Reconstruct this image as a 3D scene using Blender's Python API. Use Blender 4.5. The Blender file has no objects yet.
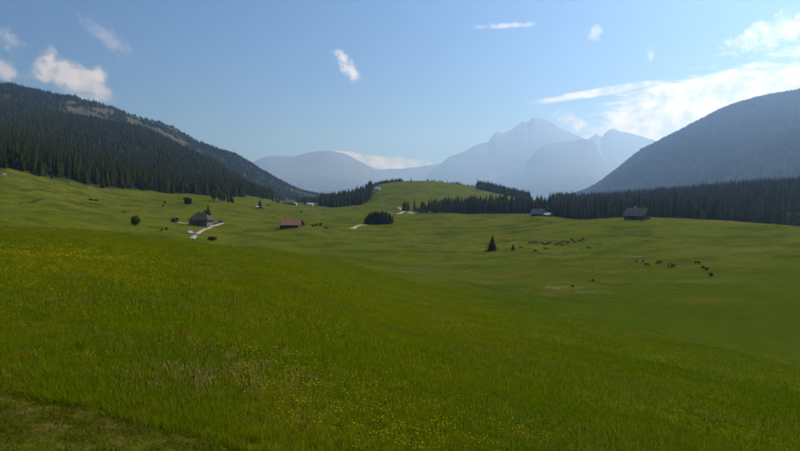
import bpy, bmesh, math, random
import numpy as np
from mathutils import Vector, Matrix

R = math.radians
sc = bpy.context.scene
col = sc.collection
random.seed(4)
rng = np.random.default_rng(11)

# ------------------------------------------------------------------ camera, sky, sun, exposure
F = 616.0                       # focal length in photograph pixels (800 wide)
PITCH = math.atan(25.5 / F)     # looking slightly down
cam_d = bpy.data.cameras.new('camera')
cam_d.sensor_width = 36.0
cam_d.lens = 36.0 * F / 800.0
cam_d.clip_start = 0.1
cam_d.clip_end = 60000.0
cam = bpy.data.objects.new('camera', cam_d)
col.objects.link(cam)
cam.location = (0, 0, 0)
cam.rotation_euler = (math.pi / 2 - PITCH, 0, 0)
sc.camera = cam

SUN_AZ, SUN_EL = R(46), R(43)   # azimuth to the right of the view axis (+Y), elevation
sun_dir = Vector((math.sin(SUN_AZ) * math.cos(SUN_EL), math.cos(SUN_AZ) * math.cos(SUN_EL), math.sin(SUN_EL)))
sun_d = bpy.data.lights.new('sun', 'SUN')
sun_d.energy = 4.8
sun_d.angle = R(0.6)
sun_d.color = (1.0, 0.965, 0.91)
sun_o = bpy.data.objects.new('sun', sun_d)
sun_o.rotation_euler = sun_dir.to_track_quat('Z', 'Y').to_euler()
col.objects.link(sun_o)

sc.view_settings.view_transform = 'Standard'
sc.view_settings.look = 'None'
sc.view_settings.gamma = 1.0
sc.view_settings.use_curve_mapping = False
sc.view_settings.exposure = 0.15
sc.cycles.use_denoising = True
sc.cycles.max_bounces = 4
sc.cycles.use_adaptive_sampling = True
sc.cycles.adaptive_threshold = 0.03
sc.cycles.diffuse_bounces = 2
sc.cycles.transmission_bounces = 2
sc.cycles.volume_bounces = 2
sc.cycles.caustics_reflective = False
sc.cycles.caustics_refractive = False

SKY_STRENGTH = 0.084
HAZE_DENSITY = 0.80e-4
HAZE_COLOR = (0.38, 0.60, 1.0)
HAZE_G = 0.66


def ray(px, py):
    cx = (px - 400.0) / F
    cz = (225.5 - py) / F
    c, s = math.cos(PITCH), math.sin(PITCH)
    v = Vector((cx, c + cz * s, -s + cz * c))
    return v.normalized()


def azel(px, py):
    v = ray(px, py)
    return math.atan2(v.x, v.y), math.asin(v.z)


# ------------------------------------------------------------------ node helpers
class NT:
    def __init__(self, tree):
        self.t = tree

    def n(self, typ, **kw):
        nd = self.t.nodes.new(typ)
        for k, v in kw.items():
            if k == 'ins':
                for kk, vv in v.items():
                    self.set(nd, kk, vv)
            else:
                setattr(nd, k, v)
        return nd

    def set(self, nd, key, val):
        s = nd.inputs[key]
        if isinstance(val, bpy.types.NodeSocket):
            self.t.links.new(val, s)
        else:
            s.default_value = val

    def math(self, op, a, b=None, c=None, clamp=False):
        nd = self.t.nodes.new('ShaderNodeMath')
        nd.operation = op
        nd.use_clamp = clamp
        self.set(nd, 0, a)
        if b is not None:
            self.set(nd, 1, b)
        if c is not None:
            self.set(nd, 2, c)
        return nd.outputs[0]

    def smooth(self, v, lo, hi):
        nd = self.t.nodes.new('ShaderNodeMapRange')
        nd.interpolation_type = 'SMOOTHSTEP'
        self.set(nd, 0, v)
        nd.inputs[1].default_value = lo
        nd.inputs[2].default_value = hi
        return nd.outputs[0]

    def mix(self, fac, a, b):
        nd = self.t.nodes.new('ShaderNodeMix')
        nd.data_type = 'RGBA'
        self.set(nd, 0, fac)
        self.set(nd, 6, a if isinstance(a, bpy.types.NodeSocket) else (*a, 1.0))
        self.set(nd, 7, b if isinstance(b, bpy.types.NodeSocket) else (*b, 1.0))
        return nd.outputs[2]

    def noise(self, vec, scale, detail=3.0, rough=0.55, col=False):
        nd = self.t.nodes.new('ShaderNodeTexNoise')
        if vec is not None:
            self.t.links.new(vec, nd.inputs['Vector'])
        nd.inputs['Scale'].default_value = scale
        nd.inputs['Detail'].default_value = detail
        nd.inputs['Roughness'].default_value = rough
        return nd.outputs['Color' if col else 'Fac']


def new_mat(name):
    m = bpy.data.materials.new(name)
    m.use_nodes = True
    m.node_tree.nodes.clear()
    t = NT(m.node_tree)
    out = t.n('ShaderNodeOutputMaterial')
    return m, t, out


def simple_mat(name, c1, c2=None, scale=3.0, rough=0.85, spec=0.2, bump=0.0, stretch=None, metallic=0.0):
    m, t, out = new_mat(name)
    b = t.n('ShaderNodeBsdfPrincipled')
    b.inputs['Roughness'].default_value = rough
    b.inputs['Metallic'].default_value = metallic
    b.inputs['Specular IOR Level'].default_value = spec
    tc = t.n('ShaderNodeTexCoord').outputs['Object']
    if stretch:
        mp = t.n('ShaderNodeMapping')
        mp.inputs['Scale'].default_value = stretch
        t.t.links.new(tc, mp.inputs['Vector'])
        tc = mp.outputs[0]
    if c2 is None:
        c2 = tuple(x * 0.7 for x in c1)
    n = t.noise(tc, scale, 4.0, 0.6)
    t.set(b, 'Base Color', t.mix(t.smooth(n, 0.3, 0.7), c1, c2))
    if bump:
        bp = t.n('ShaderNodeBump')
        bp.inputs['Strength'].default_value = bump
        t.t.links.new(n, bp.inputs['Height'])
        t.t.links.new(bp.outputs[0], b.inputs['Normal'])
    t.t.links.new(b.outputs[0], out.inputs['Surface'])
    return m


# ------------------------------------------------------------------ world: Nishita sky with procedural clouds
w = bpy.data.worlds.new('World')
sc.world = w
w.use_nodes = True
w.node_tree.nodes.clear()
t = NT(w.node_tree)
w_out = t.n('ShaderNodeOutputWorld')
bg = t.n('ShaderNodeBackground')
bg.inputs['Strength'].default_value = SKY_STRENGTH
t.t.links.new(bg.outputs[0], w_out.inputs[0])
sky = t.n('ShaderNodeTexSky')
sky.sky_type = 'NISHITA'
sky.sun_disc = False
sky.sun_elevation = SUN_EL
sky.sun_rotation = SUN_AZ
sky.altitude = 2600
sky.air_density = 1.0
sky.dust_density = 0.2
sky.ozone_density = 10.0
tc = t.n('ShaderNodeTexCoord')
dirv = tc.outputs['Generated']
sep = t.n('ShaderNodeSeparateXYZ')
t.t.links.new(dirv, sep.inputs[0])
az_s = t.math('ARCTAN2', sep.outputs[0], sep.outputs[1])
el_s = t.math('ARCSINE', sep.outputs[2])
ae = t.n('ShaderNodeCombineXYZ')
t.t.links.new(az_s, ae.inputs[0])
t.t.links.new(el_s, ae.inputs[1])
aev = ae.outputs[0]
n_big = t.noise(aev, 34.0, 9.0, 0.6)
n_fine = t.noise(aev, 70.0, 6.0, 0.62)
mpw = t.n('ShaderNodeMapping')
mpw.inputs['Rotation'].default_value = (0, 0, R(-8))
mpw.inputs['Scale'].default_value = (8.0, 40.0, 1.0)
t.t.links.new(aev, mpw.inputs['Vector'])
n_wisp = t.noise(mpw.outputs[0], 1.6, 8.0, 0.65)


def blob(px, py, rx, ry, rot, nz, amp, soft, gain):
    """one cloud in azimuth/elevation: ellipse broken up by noise; sizes in photograph pixels"""
    a, e = azel(px, py)
    dx = t.math('SUBTRACT', az_s, a)
    dy = t.math('SUBTRACT', el_s, e)
    c, s = math.cos(R(rot)), math.sin(R(rot))
    k = F
    u = t.math('ADD', t.math('MULTIPLY', dx, c * k / rx), t.math('MULTIPLY', dy, s * k / rx))
    v = t.math('ADD', t.math('MULTIPLY', dx, -s * k / ry), t.math('MULTIPLY', dy, c * k / ry))
    r2 = t.math('SQRT', t.math('ADD', t.math('MULTIPLY', u, u), t.math('MULTIPLY', v, v)))
    val = t.math('ADD', t.math('SUBTRACT', 1.0, r2), t.math('MULTIPLY', t.math('SUBTRACT', nz, 0.5), amp))
    return t.math('MULTIPLY', t.smooth(val, 0.0, soft), gain)


blobs = [
    # cumulus above the wooded mountain
    blob(62, 72, 30, 16, -12, n_big, 1.7, 0.55, 0.8),
    blob(82, 80, 34, 18, -22, n_big, 1.6, 0.6, 0.8),
    blob(98, 90, 18, 12, -20, n_big, 1.6, 0.7, 0.65),
    blob(4, 70, 20, 13, -10, n_big, 2.4, 0.9, 0.55),
    blob(10, 40, 15, 9, -35, n_fine, 2.6, 1.0, 0.35),
    blob(108, 38, 30, 11, -35, n_fine, 2.8, 1.3, 0.35),
    # small bright cloud and wisps
    blob(342, 58, 13, 8, -50, n_fine, 2.2, 1.0, .95),
    blob(352, 72, 15, 9, -40, n_fine, 2.0, 1.0, .95),
    blob(506, 26, 38, 3.4, 0, n_fine, 1.6, 0.9, 0.7),
    blob(594, 33, 9, 8, 40, n_fine, 2.4, 0.8, 0.5),
    blob(651, 55, 4, 9, 0, n_fine, 2.4, 0.9, 0.4),
    # bright bank over the shaded mountain
    blob(700, 108, 100, 34, 8, n_wisp, 1.3, 0.32, 1.0),
    blob(752, 92, 120, 22, 8, n_wisp, 1.4, 0.32, 1.0),
    blob(655, 120, 45, 26, 10, n_wisp, 1.5, 0.35, 1.0),
    blob(600, 92, 72, 5, 7, n_wisp, 1.3, 0.5, 0.85),
    blob(775, 33, 50, 15, 12, n_fine, 2.4, 0.8, 0.75),
    blob(860, 60, 90, 45, 5, n_wisp, 2.0, 0.8, 0.9),
    # far low cloud behind the rounded mountain and the peak
    blob(388, 163, 48, 8, -4, n_fine, 1.6, 0.5, 1.0),
    blob(348, 154, 18, 4, -10, n_fine, 1.4, 0.6, 1.4),
    blob(575, 122, 26, 9, -25, n_fine, 2.4, 0.9, 0.8),
]
# the same sort of thin broken cloud over the rest of the sky
gen = t.math('MULTIPLY', t.smooth(t.noise(dirv, 3.2, 7.0, 0.6), 0.60, 0.80), t.smooth(el_s, 0.36, 0.62))
tot = t.math('MULTIPLY', gen, 0.6)
for b_ in blobs:
    tot = t.math('MAXIMUM', tot, b_)
tot = t.math('MINIMUM', tot, 1.6)
shade = t.smooth(t.math('ADD', t.math('MULTIPLY', n_big, 0.7), t.math('MULTIPLY', n_wisp, 0.3)), 0.36, 0.6)
cloud_c = t.mix(shade, (6.0, 6.0, 6.6), (13.0, 12.2, 12.4))
sk_mix = t.mix(t.math('MINIMUM', tot, 1.0), sky.outputs[0], cloud_c)
t.t.links.new(sk_mix, bg.inputs['Color'])
w.cycles.sampling_method = 'MANUAL'
w.cycles.sample_map_resolution = 1024


# ------------------------------------------------------------------ numpy noise and interpolation
def _hash(ix, iy, seed):
    h = (ix.astype(np.int64) * 374761393 + iy.astype(np.int64) * 668265263 + seed * 1442695041) & 0x7fffffff
    h = ((h ^ (h >> 13)) * 1274126177) & 0x7fffffff
    h = (h ^ (h >> 16)) & 0xffffff
    return h / float(0xffffff)


def vnoise(x, y, seed=0):
    ix, iy = np.floor(x), np.floor(y)
    fx, fy = x - ix, y - iy
    ux = fx * fx * fx * (fx * (fx * 6 - 15) + 10)
    uy = fy * fy * fy * (fy * (fy * 6 - 15) + 10)
    a = _hash(ix, iy, seed); b = _hash(ix + 1, iy, seed)
    c = _hash(ix, iy + 1, seed); d = _hash(ix + 1, iy + 1, seed)
    return (a * (1 - ux) + b * ux) * (1 - uy) + (c * (1 - ux) + d * ux) * uy


def fbm(x, y, seed=0, octs=4, gain=0.5):
    s = np.zeros_like(x, dtype=float); amp = 1.0; tot = 0.0
    for o in range(octs):
        s += amp * (vnoise(x, y, seed + o * 17) * 2 - 1)
        tot += amp; amp *= gain; x = x * 2.03 + 13.7; y = y * 2.03 - 7.1
    return s / tot


def ridged(x, y, seed=0, octs=4):
    s = np.zeros_like(x, dtype=float); amp = 1.0; tot = 0.0
    for o in range(octs):
        s += amp * (1 - np.abs(vnoise(x, y, seed + o * 31) * 2 - 1))
        tot += amp; amp *= 0.5; x = x * 2.1 + 3.3; y = y * 2.1 + 9.2
    return s / tot


def sstep(v, lo, hi):
    q = np.clip((v - lo) / (hi - lo), 0, 1)
    return q * q * (3 - 2 * q)


def pchip(xk, yk, xq):
    """monotone cubic along axis 0 of yk"""
    xk = np.asarray(xk, float); yk = np.asarray(yk, float)
    if yk.ndim == 1:
        yk = yk[:, None]
    h = np.diff(xk)[:, None]
    dl = np.diff(yk, axis=0) / h
    m = np.zeros_like(yk)
    m[0], m[-1] = dl[0], dl[-1]
    a, b = dl[:-1], dl[1:]
    w1 = 2 * h[1:] + h[:-1]; w2 = h[1:] + 2 * h[:-1]
    with np.errstate(divide='ignore', invalid='ignore'):
        mm = (w1 + w2) / (w1 / a + w2 / b)
    m[1:-1] = np.where(a * b > 0, mm, 0.0)
    xq = np.clip(xq, xk[0], xk[-1])
    i = np.clip(np.searchsorted(xk, xq, side='right') - 1, 0, len(xk) - 2)
    hh = (xk[i + 1] - xk[i])[:, None]
    s = (xq - xk[i])[:, None] / hh
    return ((2 * s**3 - 3 * s**2 + 1) * yk[i] + (s**3 - 2 * s**2 + s) * hh * m[i]
            + (-2 * s**3 + 3 * s**2) * yk[i + 1] + (s**3 - s**2) * hh * m[i + 1])


def px_az(px):
    return math.degrees(azel(px, 200)[0])


def az_px(az_deg):      # horizontal direction -> photograph column (used for masks)
    return 400 + F * np.tan(np.radians(np.clip(az_deg, -75, 75)))


# ------------------------------------------------------------------ terrain heights
KD = [60, 150, 250, 350, 420, 520, 650, 800, 1000, 1300, 1700, 2100, 2600, 3200, 4000, 5000, 6000, 8000, 28000]
# for each direction (photograph column) the height of the valley surface, written as the row it is seen at
COLS = {
    -250: [300, 240, 215, 200, 186, 166, 148, 134, 118, 100, 84, 66, 48, 32, 40, 80, 108, 150, 199],
    0: [430, 268, 236, 214, 202, 187, 167, 157, 147, 137, 125, 113, 106, 86, 96, 120, 140, 170, 199],
    50: [430, 278, 243, 219, 208, 196, 178, 168, 157, 144, 128, 118, 114, 96, 104, 126, 144.4, 172, 199],
    100: [440, 284, 249, 226, 216, 206, 191, 178, 168, 155, 137, 124, 125, 106, 112, 132, 149.2, 175, 199],
    150: [440, 290, 254, 231, 220, 210, 199, 187, 178, 165, 146, 136, 138, 121, 126, 142, 156.4, 178, 199],
    200: [445, 298, 258, 237, 224.5, 213, 202, 196, 188, 175, 161, 163, 160, 146, 148, 160, 169.6, 184, 199],
    235: [450, 300, 260, 240, 227, 215.5, 206, 200, 193, 185, 180, 184, 172, 158, 162, 172, 178.4, 188, 199],
    270: [455, 302, 261, 241, 228.5, 221, 213, 207, 201, 198, 200, 200, 188, 178, 180, 186, 189.2, 194, 199],
    300: [457, 303, 262, 242, 227, 222, 215, 210, 205.5, 203, 205, 204, 198, 191, 193, 195, 196.2, 198, 199.5],
    330: [457, 303, 262, 243, 232, 223, 217, 211, 205.5, 202, 206, 205, 202, 197, 199, 200, 200.4, 201, 200],
    360: [457, 303, 262, 243.5, 233, 223, 217, 210, 202, 194, 200, 204, 204, 202, 202, 202, 202, 202, 200],
    380: [457, 303, 262, 244, 233.5, 223, 216, 209, 195.5, 184, 196, 203, 205, 204, 203, 203, 202.6, 202, 200],
    420: [457, 303, 262, 244, 234, 222, 215, 206, 192, 181, 195, 203, 205, 204, 203, 203, 202.6, 202, 200],
    460: [457, 303, 262, 244, 232, 221, 214.5, 208, 195, 184.5, 197, 203, 205, 204, 203, 203, 202.6, 202, 200],
    500: [457, 303, 262, 243.5, 230, 219, 214.5, 210, 201, 192, 200, 204, 205, 204, 203, 203, 202.6, 202, 200],
    540: [457, 303, 262, 242, 228, 216.5, 215.5, 213, 208, 201, 203, 204, 205, 204, 203, 203, 202.6, 202, 200],
    580: [457, 303, 262, 241, 227, 220, 220, 214, 208, 203, 204, 204, 204, 204, 202, 196, 192, 199, 200],
    640: [457, 303, 262, 240, 224, 217.5, 220, 215, 206, 200, 203, 203, 203, 200, 190, 166, 152, 176, 200],
    680: [457, 303, 262, 240, 225, 219.5, 222, 215.5, 202.5, 197, 200.5, 200.5, 200, 192.8, 176.5, 148.2, 130.5, 168, 200],
    720: [457, 303, 262, 240, 226, 221.5, 224, 216, 199, 194, 198, 198, 197, 186, 164, 132, 110, 160, 200],
    760: [457, 303, 262, 240.5, 228, 223.8, 226, 215, 196, 191, 194, 193, 190.5, 176.3, 151.7, 120, 96.5, 150, 200],
    800: [457, 303, 262, 241, 230, 226, 228, 214, 193, 188, 190, 188, 184, 168, 142, 112, 89, 140, 200],
    1050: [457, 303, 262, 240, 232, 228, 228, 208, 180, 165, 150, 140, 130, 110, 84, 58, 42, 110, 200],
}
REAR = [230, 215, 208, 200, 196, 190, 180, 172, 160, 146, 132, 118, 104, 96, 100, 120, 140, 170, 199]


def rows_to_tan(px, rows):
    out = []
    for y in rows:
        v = ray(px, y)
        out.append(v.z / math.hypot(v.x, v.y))
    return out


cols_az, cols_t = [], []
for px, rows in COLS.items():
    cols_az.append(px_az(px)); cols_t.append(rows_to_tan(px, rows))
rear_t = rows_to_tan(400, REAR)
l_t, r_t = cols_t[0], cols_t[-1]
cols_az = [-180.0, -110.0, -70.0] + cols_az + [70.0, 110.0, 180.0]
cols_t = [rear_t, [0.5 * (a + b) for a, b in zip(l_t, rear_t)], l_t] + cols_t + [r_t, [0.5 * (a + b) for a, b in zip(r_t, rear_t)], rear_t]
cols_az = np.array(cols_az); cols_t = np.array(cols_t)

# slope the camera stands on: fall per metre by direction
S_AZ = [-180, -120, -75, -46, px_az(0), px_az(60), px_az(120), px_az(187), px_az(245), px_az(320), px_az(400), px_az(480), px_az(560), px_az(640), px_az(800), 47, 75, 120, 180]
S_PX = [-15, -30, -35, -18, -8, -5, 0, 10, 20, 42, 70, 84, 95, 104, 118, 130, 90, 30, -15]
EYE = 2.8
KCURV = 2.3e-4

az_f = np.arange(-47.0, 47.0001, 0.15)
az_c = np.concatenate([np.arange(-180, -47.0, 3.5), az_f, np.arange(48.5, 177.0, 3.5)])
AZ = np.unique(np.round(az_c, 4))
rings = [1.2]
while rings[-1] < 27600:
    rr = rings[-1]
    rings.append(rr * (1.03 if rr < 60 else 1.012 if rr < 620 else 1.019 if rr < 1600 else 1.024))
rings[-1] = 28000.0
RD = np.array(rings)
LR = np.log(RD)

colsq = pchip(np.log(KD), cols_t.T, LR)            # rings x columns
tabz = pchip(cols_az, colsq.T, AZ)                 # azimuths x rings
VAL = tabz * RD[None, :]
j60 = int(np.searchsorted(RD, 75.0))
VAL[:, :j60] = VAL[:, j60:j60 + 1] - 6.0 * (1 - RD[None, :j60] / RD[j60])
Sq = pchip(S_AZ, np.array(S_PX) / F, AZ)[:, 0]
KQ = KCURV * (1 - sstep(AZ, px_az(170), px_az(390)))[:, None]
NEAR = -EYE - Sq[:, None] * RD[None, :] - KQ * (RD[None, :] ** 2)
kk = 1.2 + 1.6 * sstep(AZ, px_az(280), px_az(480))[:, None] + 0 * RD[None, :]
hh = np.clip(0.5 + 0.5 * (NEAR - VAL) / (2 * kk), 0, 1)
Z = VAL * (1 - hh) + NEAR * hh + 2 * kk * hh * (1 - hh) * 0.5
near_w = sstep(NEAR - VAL, -1.0 * kk, 2.6 * kk)
# only use the near slope close by
far_cut = sstep(RD, 230, 330)[None, :]
Z = Z * (1 - far_cut) + VAL * far_cut
near_w = near_w * (1 - far_cut)
AZr = np.radians(AZ)[:, None]
# lush ungrazed growth reaches from the slope out over the near valley floor
near_c = np.maximum(near_w, .85 * (1 - sstep(RD, 150, 310))[None, :])
GX = np.sin(AZr) * RD[None, :]
GY = np.cos(AZr) * RD[None, :]
D2 = np.broadcast_to(RD[None, :], GX.shape)
PXc = np.broadcast_to(az_px(AZ)[:, None], GX.shape)

# forests: front edge distance by direction
LF_PX = [-900, -250, 0, 40, 90, 120, 150, 200, 226, 240, 255, 272, 285]
LF_D = [430, 500, 632, 650, 672, 700, 745, 800, 850, 930, 1010, 1100, 1900]


def wood_mask(px, d, x, y):
    n = fbm(x / 60.0, y / 60.0, 5, 3) * 30
    n2 = fbm(x / 220.0, y / 220.0, 9, 3)
    fl = np.interp(px, LF_PX, LF_D)
    m = ((px < 285) & (d + n * 0.7 > fl) & (d < 4300))
    # open slope high on the far ridge with rock and scattered trees
    m &= ~((px > 70) & (px < 190) & (d > 2650) & (d < 3600) & (fbm(x / 60., y / 60., 3, 3) > -0.12))
    # far ridge running down to the valley, with meadow gaps
    m |= ((px >= 285) & (px < 345) & (d > 2200) & (d < 4300) & (n2 < 0.06))
    m |= ((px > 296) & (px < 346) & (d > 1350) & (d < 2000) & (n2 < 0.25))
    # wood on the flank of the grassy hill
    e0 = np.interp(px, [318, 330, 362, 374], [1000, 915, 930, 1010])
    m |= ((px > 320) & (px < 372 + n * 0.05) & (d > e0) & (d < 1250))
    m |= ((px > 368) & (px < 403) & (d > 1275) & (d < 1420))
    # fringe along the hill top and the wood on its far shoulder
    m |= ((px > 402) & (px < 482) & (d > 1345 + n) & (d < 1450) & (fbm(x / 25., y / 25., 15, 2) > -.05))
    m |= ((px > 477) & (px < 530) & (d > 1175 + n) & (d < 1420))
    # belt of spruces below the hill, widening into the forest behind the chalets
    b0 = np.interp(px, [414, 420, 530, 545, 560, 600, 640, 720, 800, 1100], [735, 690, 680, 650, 640, 620, 570, 600, 610, 560])
    b1 = np.interp(px, [414, 440, 500, 545, 560, 600, 700, 1100], [750, 790, 830, 900, 1420, 1450, 1500, 1500])
    m |= ((px > 414) & (px < 1700) & (d > b0 + n * 0.25) & (d < b1 + n))
    m |= ((px > 570) & (px < 1900) & (d > 2300) & (d < 6600))
    return m


WOOD = wood_mask(PXc, D2, GX, GY)
inside = np.abs(AZ)[:, None] < 72
# relief
amp_m = sstep(RD, 1500, 2400)[None, :] * (1 + 1.6 * (sstep(RD, 2900, 4000) * (1 - sstep(RD, 4700, 5600)))[None, :])
bump = (0.05 * fbm(GX / 2.3, GY / 2.3, 21, 3) * (1 - sstep(RD, 50, 90))[None, :]
        + 0.75 * fbm(GX / 17.0, GY / 17.0, 22, 4) * sstep(RD, 40, 160)[None, :] * (1 - sstep(RD, 700, 900))[None, :]
        + 1.8 * fbm(GX / 70.0, GY / 70.0, 23, 3) * sstep(RD, 120, 300)[None, :] * (1 - sstep(RD, 1400, 2000))[None, :])
left_rough = sstep(-PXc, -240, -40) * sstep(RD, 280, 400)[None, :]
bump = bump + left_rough * (2.0 * fbm(GX / 26.0, GY / 26.0, 27, 4)) * (1 - sstep(RD, 900, 1200))[None, :]
Z = Z + bump + amp_m * (26 * (ridged(GX / 620.0, GY / 620.0, 41, 5) - 0.62) * 2.0 + 8 * fbm(GX / 160.0, GY / 160.0, 44, 3)) * sstep(np.abs(VAL), 20, 120)


def grid_lookup(A, x, y):
    x = np.asarray(x, float); y = np.asarray(y, float)
    az = np.degrees(np.arctan2(x, y)); d = np.clip(np.hypot(x, y), RD[0], RD[-1] - 1)
    i = np.clip(np.searchsorted(AZ, az, side='right') - 1, 0, len(AZ) - 2)
    j = np.clip(np.searchsorted(RD, d, side='right') - 1, 0, len(RD) - 2)
    u = np.clip((az - AZ[i]) / (AZ[i + 1] - AZ[i]), 0, 1); v = (d - RD[j]) / (RD[j + 1] - RD[j])
    return (A[i, j] * (1 - u) * (1 - v) + A[i + 1, j] * u * (1 - v) + A[i, j + 1] * (1 - u) * v + A[i + 1, j + 1] * u * v)


def H(x, y):
    r = grid_lookup(Z, x, y)
    return r if np.ndim(r) else float(r)


def hit(px, py, dmin=3.0, dmax=3000.0):
    """where the line of sight through a photograph pixel meets the ground"""
    v = ray(px, py)
    hl = math.hypot(v.x, v.y)
    ds = np.exp(np.linspace(math.log(dmin), math.log(dmax), 6000))
    zs = ds * v.z / hl
    g = grid_lookup(Z, ds * v.x / hl, ds * v.y / hl)
    k = np.argmax(g > zs)
    d = ds[k]
    return Vector((d * v.x / hl, d * v.y / hl, float(g[k])))


def at(px, d):
    """a point of the ground in the direction of a photograph column, d metres away"""
    a = R(px_az(px))
    x, y = math.sin(a) * d, math.cos(a) * d
    return Vector((x, y, H(x, y)))


# ------------------------------------------------------------------ ground masks
# mown verge of the track at the photographer's feet
vp = [hit(-260, 330), hit(-60, 370), hit(0, 386), hit(60, 402), hit(130, 420), hit(190, 434), hit(250, 450), hit(300, 466), hit(400, 500), hit(560, 560)]
VX = np.array([p.x for p in vp]); VY = np.array([p.y for p in vp])


def verge_sd(x, y):
    """positive on the camera's side of the verge edge"""
    o = np.argsort(VX)
    return np.interp(x, VX[o], VY[o]) - y + 0.16 * fbm(np.asarray(x) / 0.5, np.asarray(y) / 0.5, 61, 3)


VERGE = sstep(verge_sd(GX, GY), -0.15, 0.2) * (D2 < 60)

pale = np.zeros_like(GX)
for (px, py, rw, rd_, g) in [(511, 242.8, 5, 6, 0.9), (563, 287.5, 20, 7, 0.75), (592, 292, 26, 5, 0.5), (631, 257.5, 13, 5, 0.7), (540, 256, 22, 5, 0.3), (470, 263, 34, 10, 0.35),
                             (632, 334, 22, 4, 0.4), (612, 272, 22, 5, 0.35), (700, 282, 60, 7, 0.2), (490, 283, 40, 6, 0.3), (265, 234.5, 40, 8, 0.3), (258, 221.0, 10, 9, 0.5), (420, 271, 60, 12, 0.25), (590, 262, 8, 3, 0.5)]:
    p = hit(px, py)
    d0 = math.hypot(p.x, p.y)
    rx = rw / F * d0
    ca, sa = p.x / d0, p.y / d0
    a_ = (GX - p.x) * sa - (GY - p.y) * ca
    b_ = (GX - p.x) * ca + (GY - p.y) * sa
    q = np.sqrt((a_ / rx) ** 2 + (b_ / (rd_ * .7)) ** 2) + 1.1 * fbm(GX / (rx * .3), GY / (rd_ * .5), 77, 4)
    pale = np.maximum(pale, .55 * g * (1 - sstep(q, 0.1, 1.0)))
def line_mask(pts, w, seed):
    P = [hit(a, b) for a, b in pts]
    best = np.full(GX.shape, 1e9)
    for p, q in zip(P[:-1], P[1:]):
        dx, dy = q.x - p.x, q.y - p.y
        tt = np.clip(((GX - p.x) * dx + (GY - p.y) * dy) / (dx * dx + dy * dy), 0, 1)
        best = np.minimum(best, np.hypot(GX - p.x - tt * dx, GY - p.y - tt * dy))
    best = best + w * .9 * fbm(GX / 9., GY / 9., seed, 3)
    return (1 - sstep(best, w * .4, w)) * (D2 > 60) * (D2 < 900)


dark_lines = np.zeros_like(GX)  # darker green lines in the ground colour only, the ground is not lowered
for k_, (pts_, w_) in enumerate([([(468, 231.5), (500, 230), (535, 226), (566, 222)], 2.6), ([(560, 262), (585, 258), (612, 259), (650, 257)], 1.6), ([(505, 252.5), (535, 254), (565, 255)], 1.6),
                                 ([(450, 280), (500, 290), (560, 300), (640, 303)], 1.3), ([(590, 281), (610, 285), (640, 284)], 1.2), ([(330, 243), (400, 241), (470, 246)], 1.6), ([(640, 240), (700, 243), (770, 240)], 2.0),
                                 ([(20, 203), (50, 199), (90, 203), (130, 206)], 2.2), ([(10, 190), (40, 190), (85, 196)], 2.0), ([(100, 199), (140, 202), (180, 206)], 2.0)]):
    dark_lines = np.maximum(dark_lines, line_mask(pts_, w_, 300 + k_))
bog = np.zeros_like(GX)
for (px, py, rw, rd_) in [(590, 284, 55, 14), (500, 276, 45, 14), (470, 221, 50, 22), (545, 293, 40, 7), (670, 300, 60, 6), (260, 222, 14, 16)]:
    p = hit(px, py); d0 = math.hypot(p.x, p.y); rx = rw / F * d0
    ca, sa = p.x / d0, p.y / d0
    q = np.sqrt((((GX - p.x) * sa - (GY - p.y) * ca) / rx) ** 2 + (((GX - p.x) * ca + (GY - p.y) * sa) / rd_) ** 2) + .9 * fbm(GX / 14., GY / 14., 88, 4)
    bog = np.maximum(bog, 1 - sstep(q, .2, 1.0))
rock = ((PXc > 66) & (PXc < 200) & (D2 > 2600) & (D2 < 3700)).astype(float) * sstep(fbm(GX / 40., GY / 40., 91, 4), -.5, 0.2)
rock = rock * .9

# ------------------------------------------------------------------ mesh helpers
def mesh_np(name, verts, faces, loops_per=4, mat=None, smooth=False):
    me = bpy.data.meshes.new(name)
    verts = np.asarray(verts, np.float32); faces = np.asarray(faces, np.int32)
    me.vertices.add(len(verts)); me.vertices.foreach_set('co', verts.ravel())
    nf = len(faces)
    me.loops.add(nf * loops_per); me.loops.foreach_set('vertex_index', faces.ravel())
    me.polygons.add(nf)
    me.polygons.foreach_set('loop_start', np.arange(0, nf * loops_per, loops_per, dtype=np.int32))
    me.polygons.foreach_set('loop_total', np.full(nf, loops_per, np.int32))
    if smooth:
        me.polygons.foreach_set('use_smooth', np.ones(nf, bool))
    me.update(calc_edges=True)
    if mat:
        me.materials.append(mat)
    return me


def link(name, data, parent=None, loc=None, rz=None, scale=None):
    o = bpy.data.objects.new(name, data)
    col.objects.link(o)
    if parent:
        o.parent = parent
    if loc is not None:
        o.location = loc
    if rz is not None:
        o.rotation_euler = (0, 0, rz)
    if scale is not None:
        o.scale = (scale, scale, scale) if np.isscalar(scale) else scale
    return o


def tag(o, label, cat=None, group=None, kind=None):
    o['label'] = label
    if cat:
        o['category'] = cat
    if group:
        o['group'] = group
    if kind:
        o['kind'] = kind
    return o


def add_attr(me, name, arr):
    a = me.attributes.new(name, 'FLOAT', 'POINT')
    a.data.foreach_set('value', np.asarray(arr, np.float32).ravel())


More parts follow.
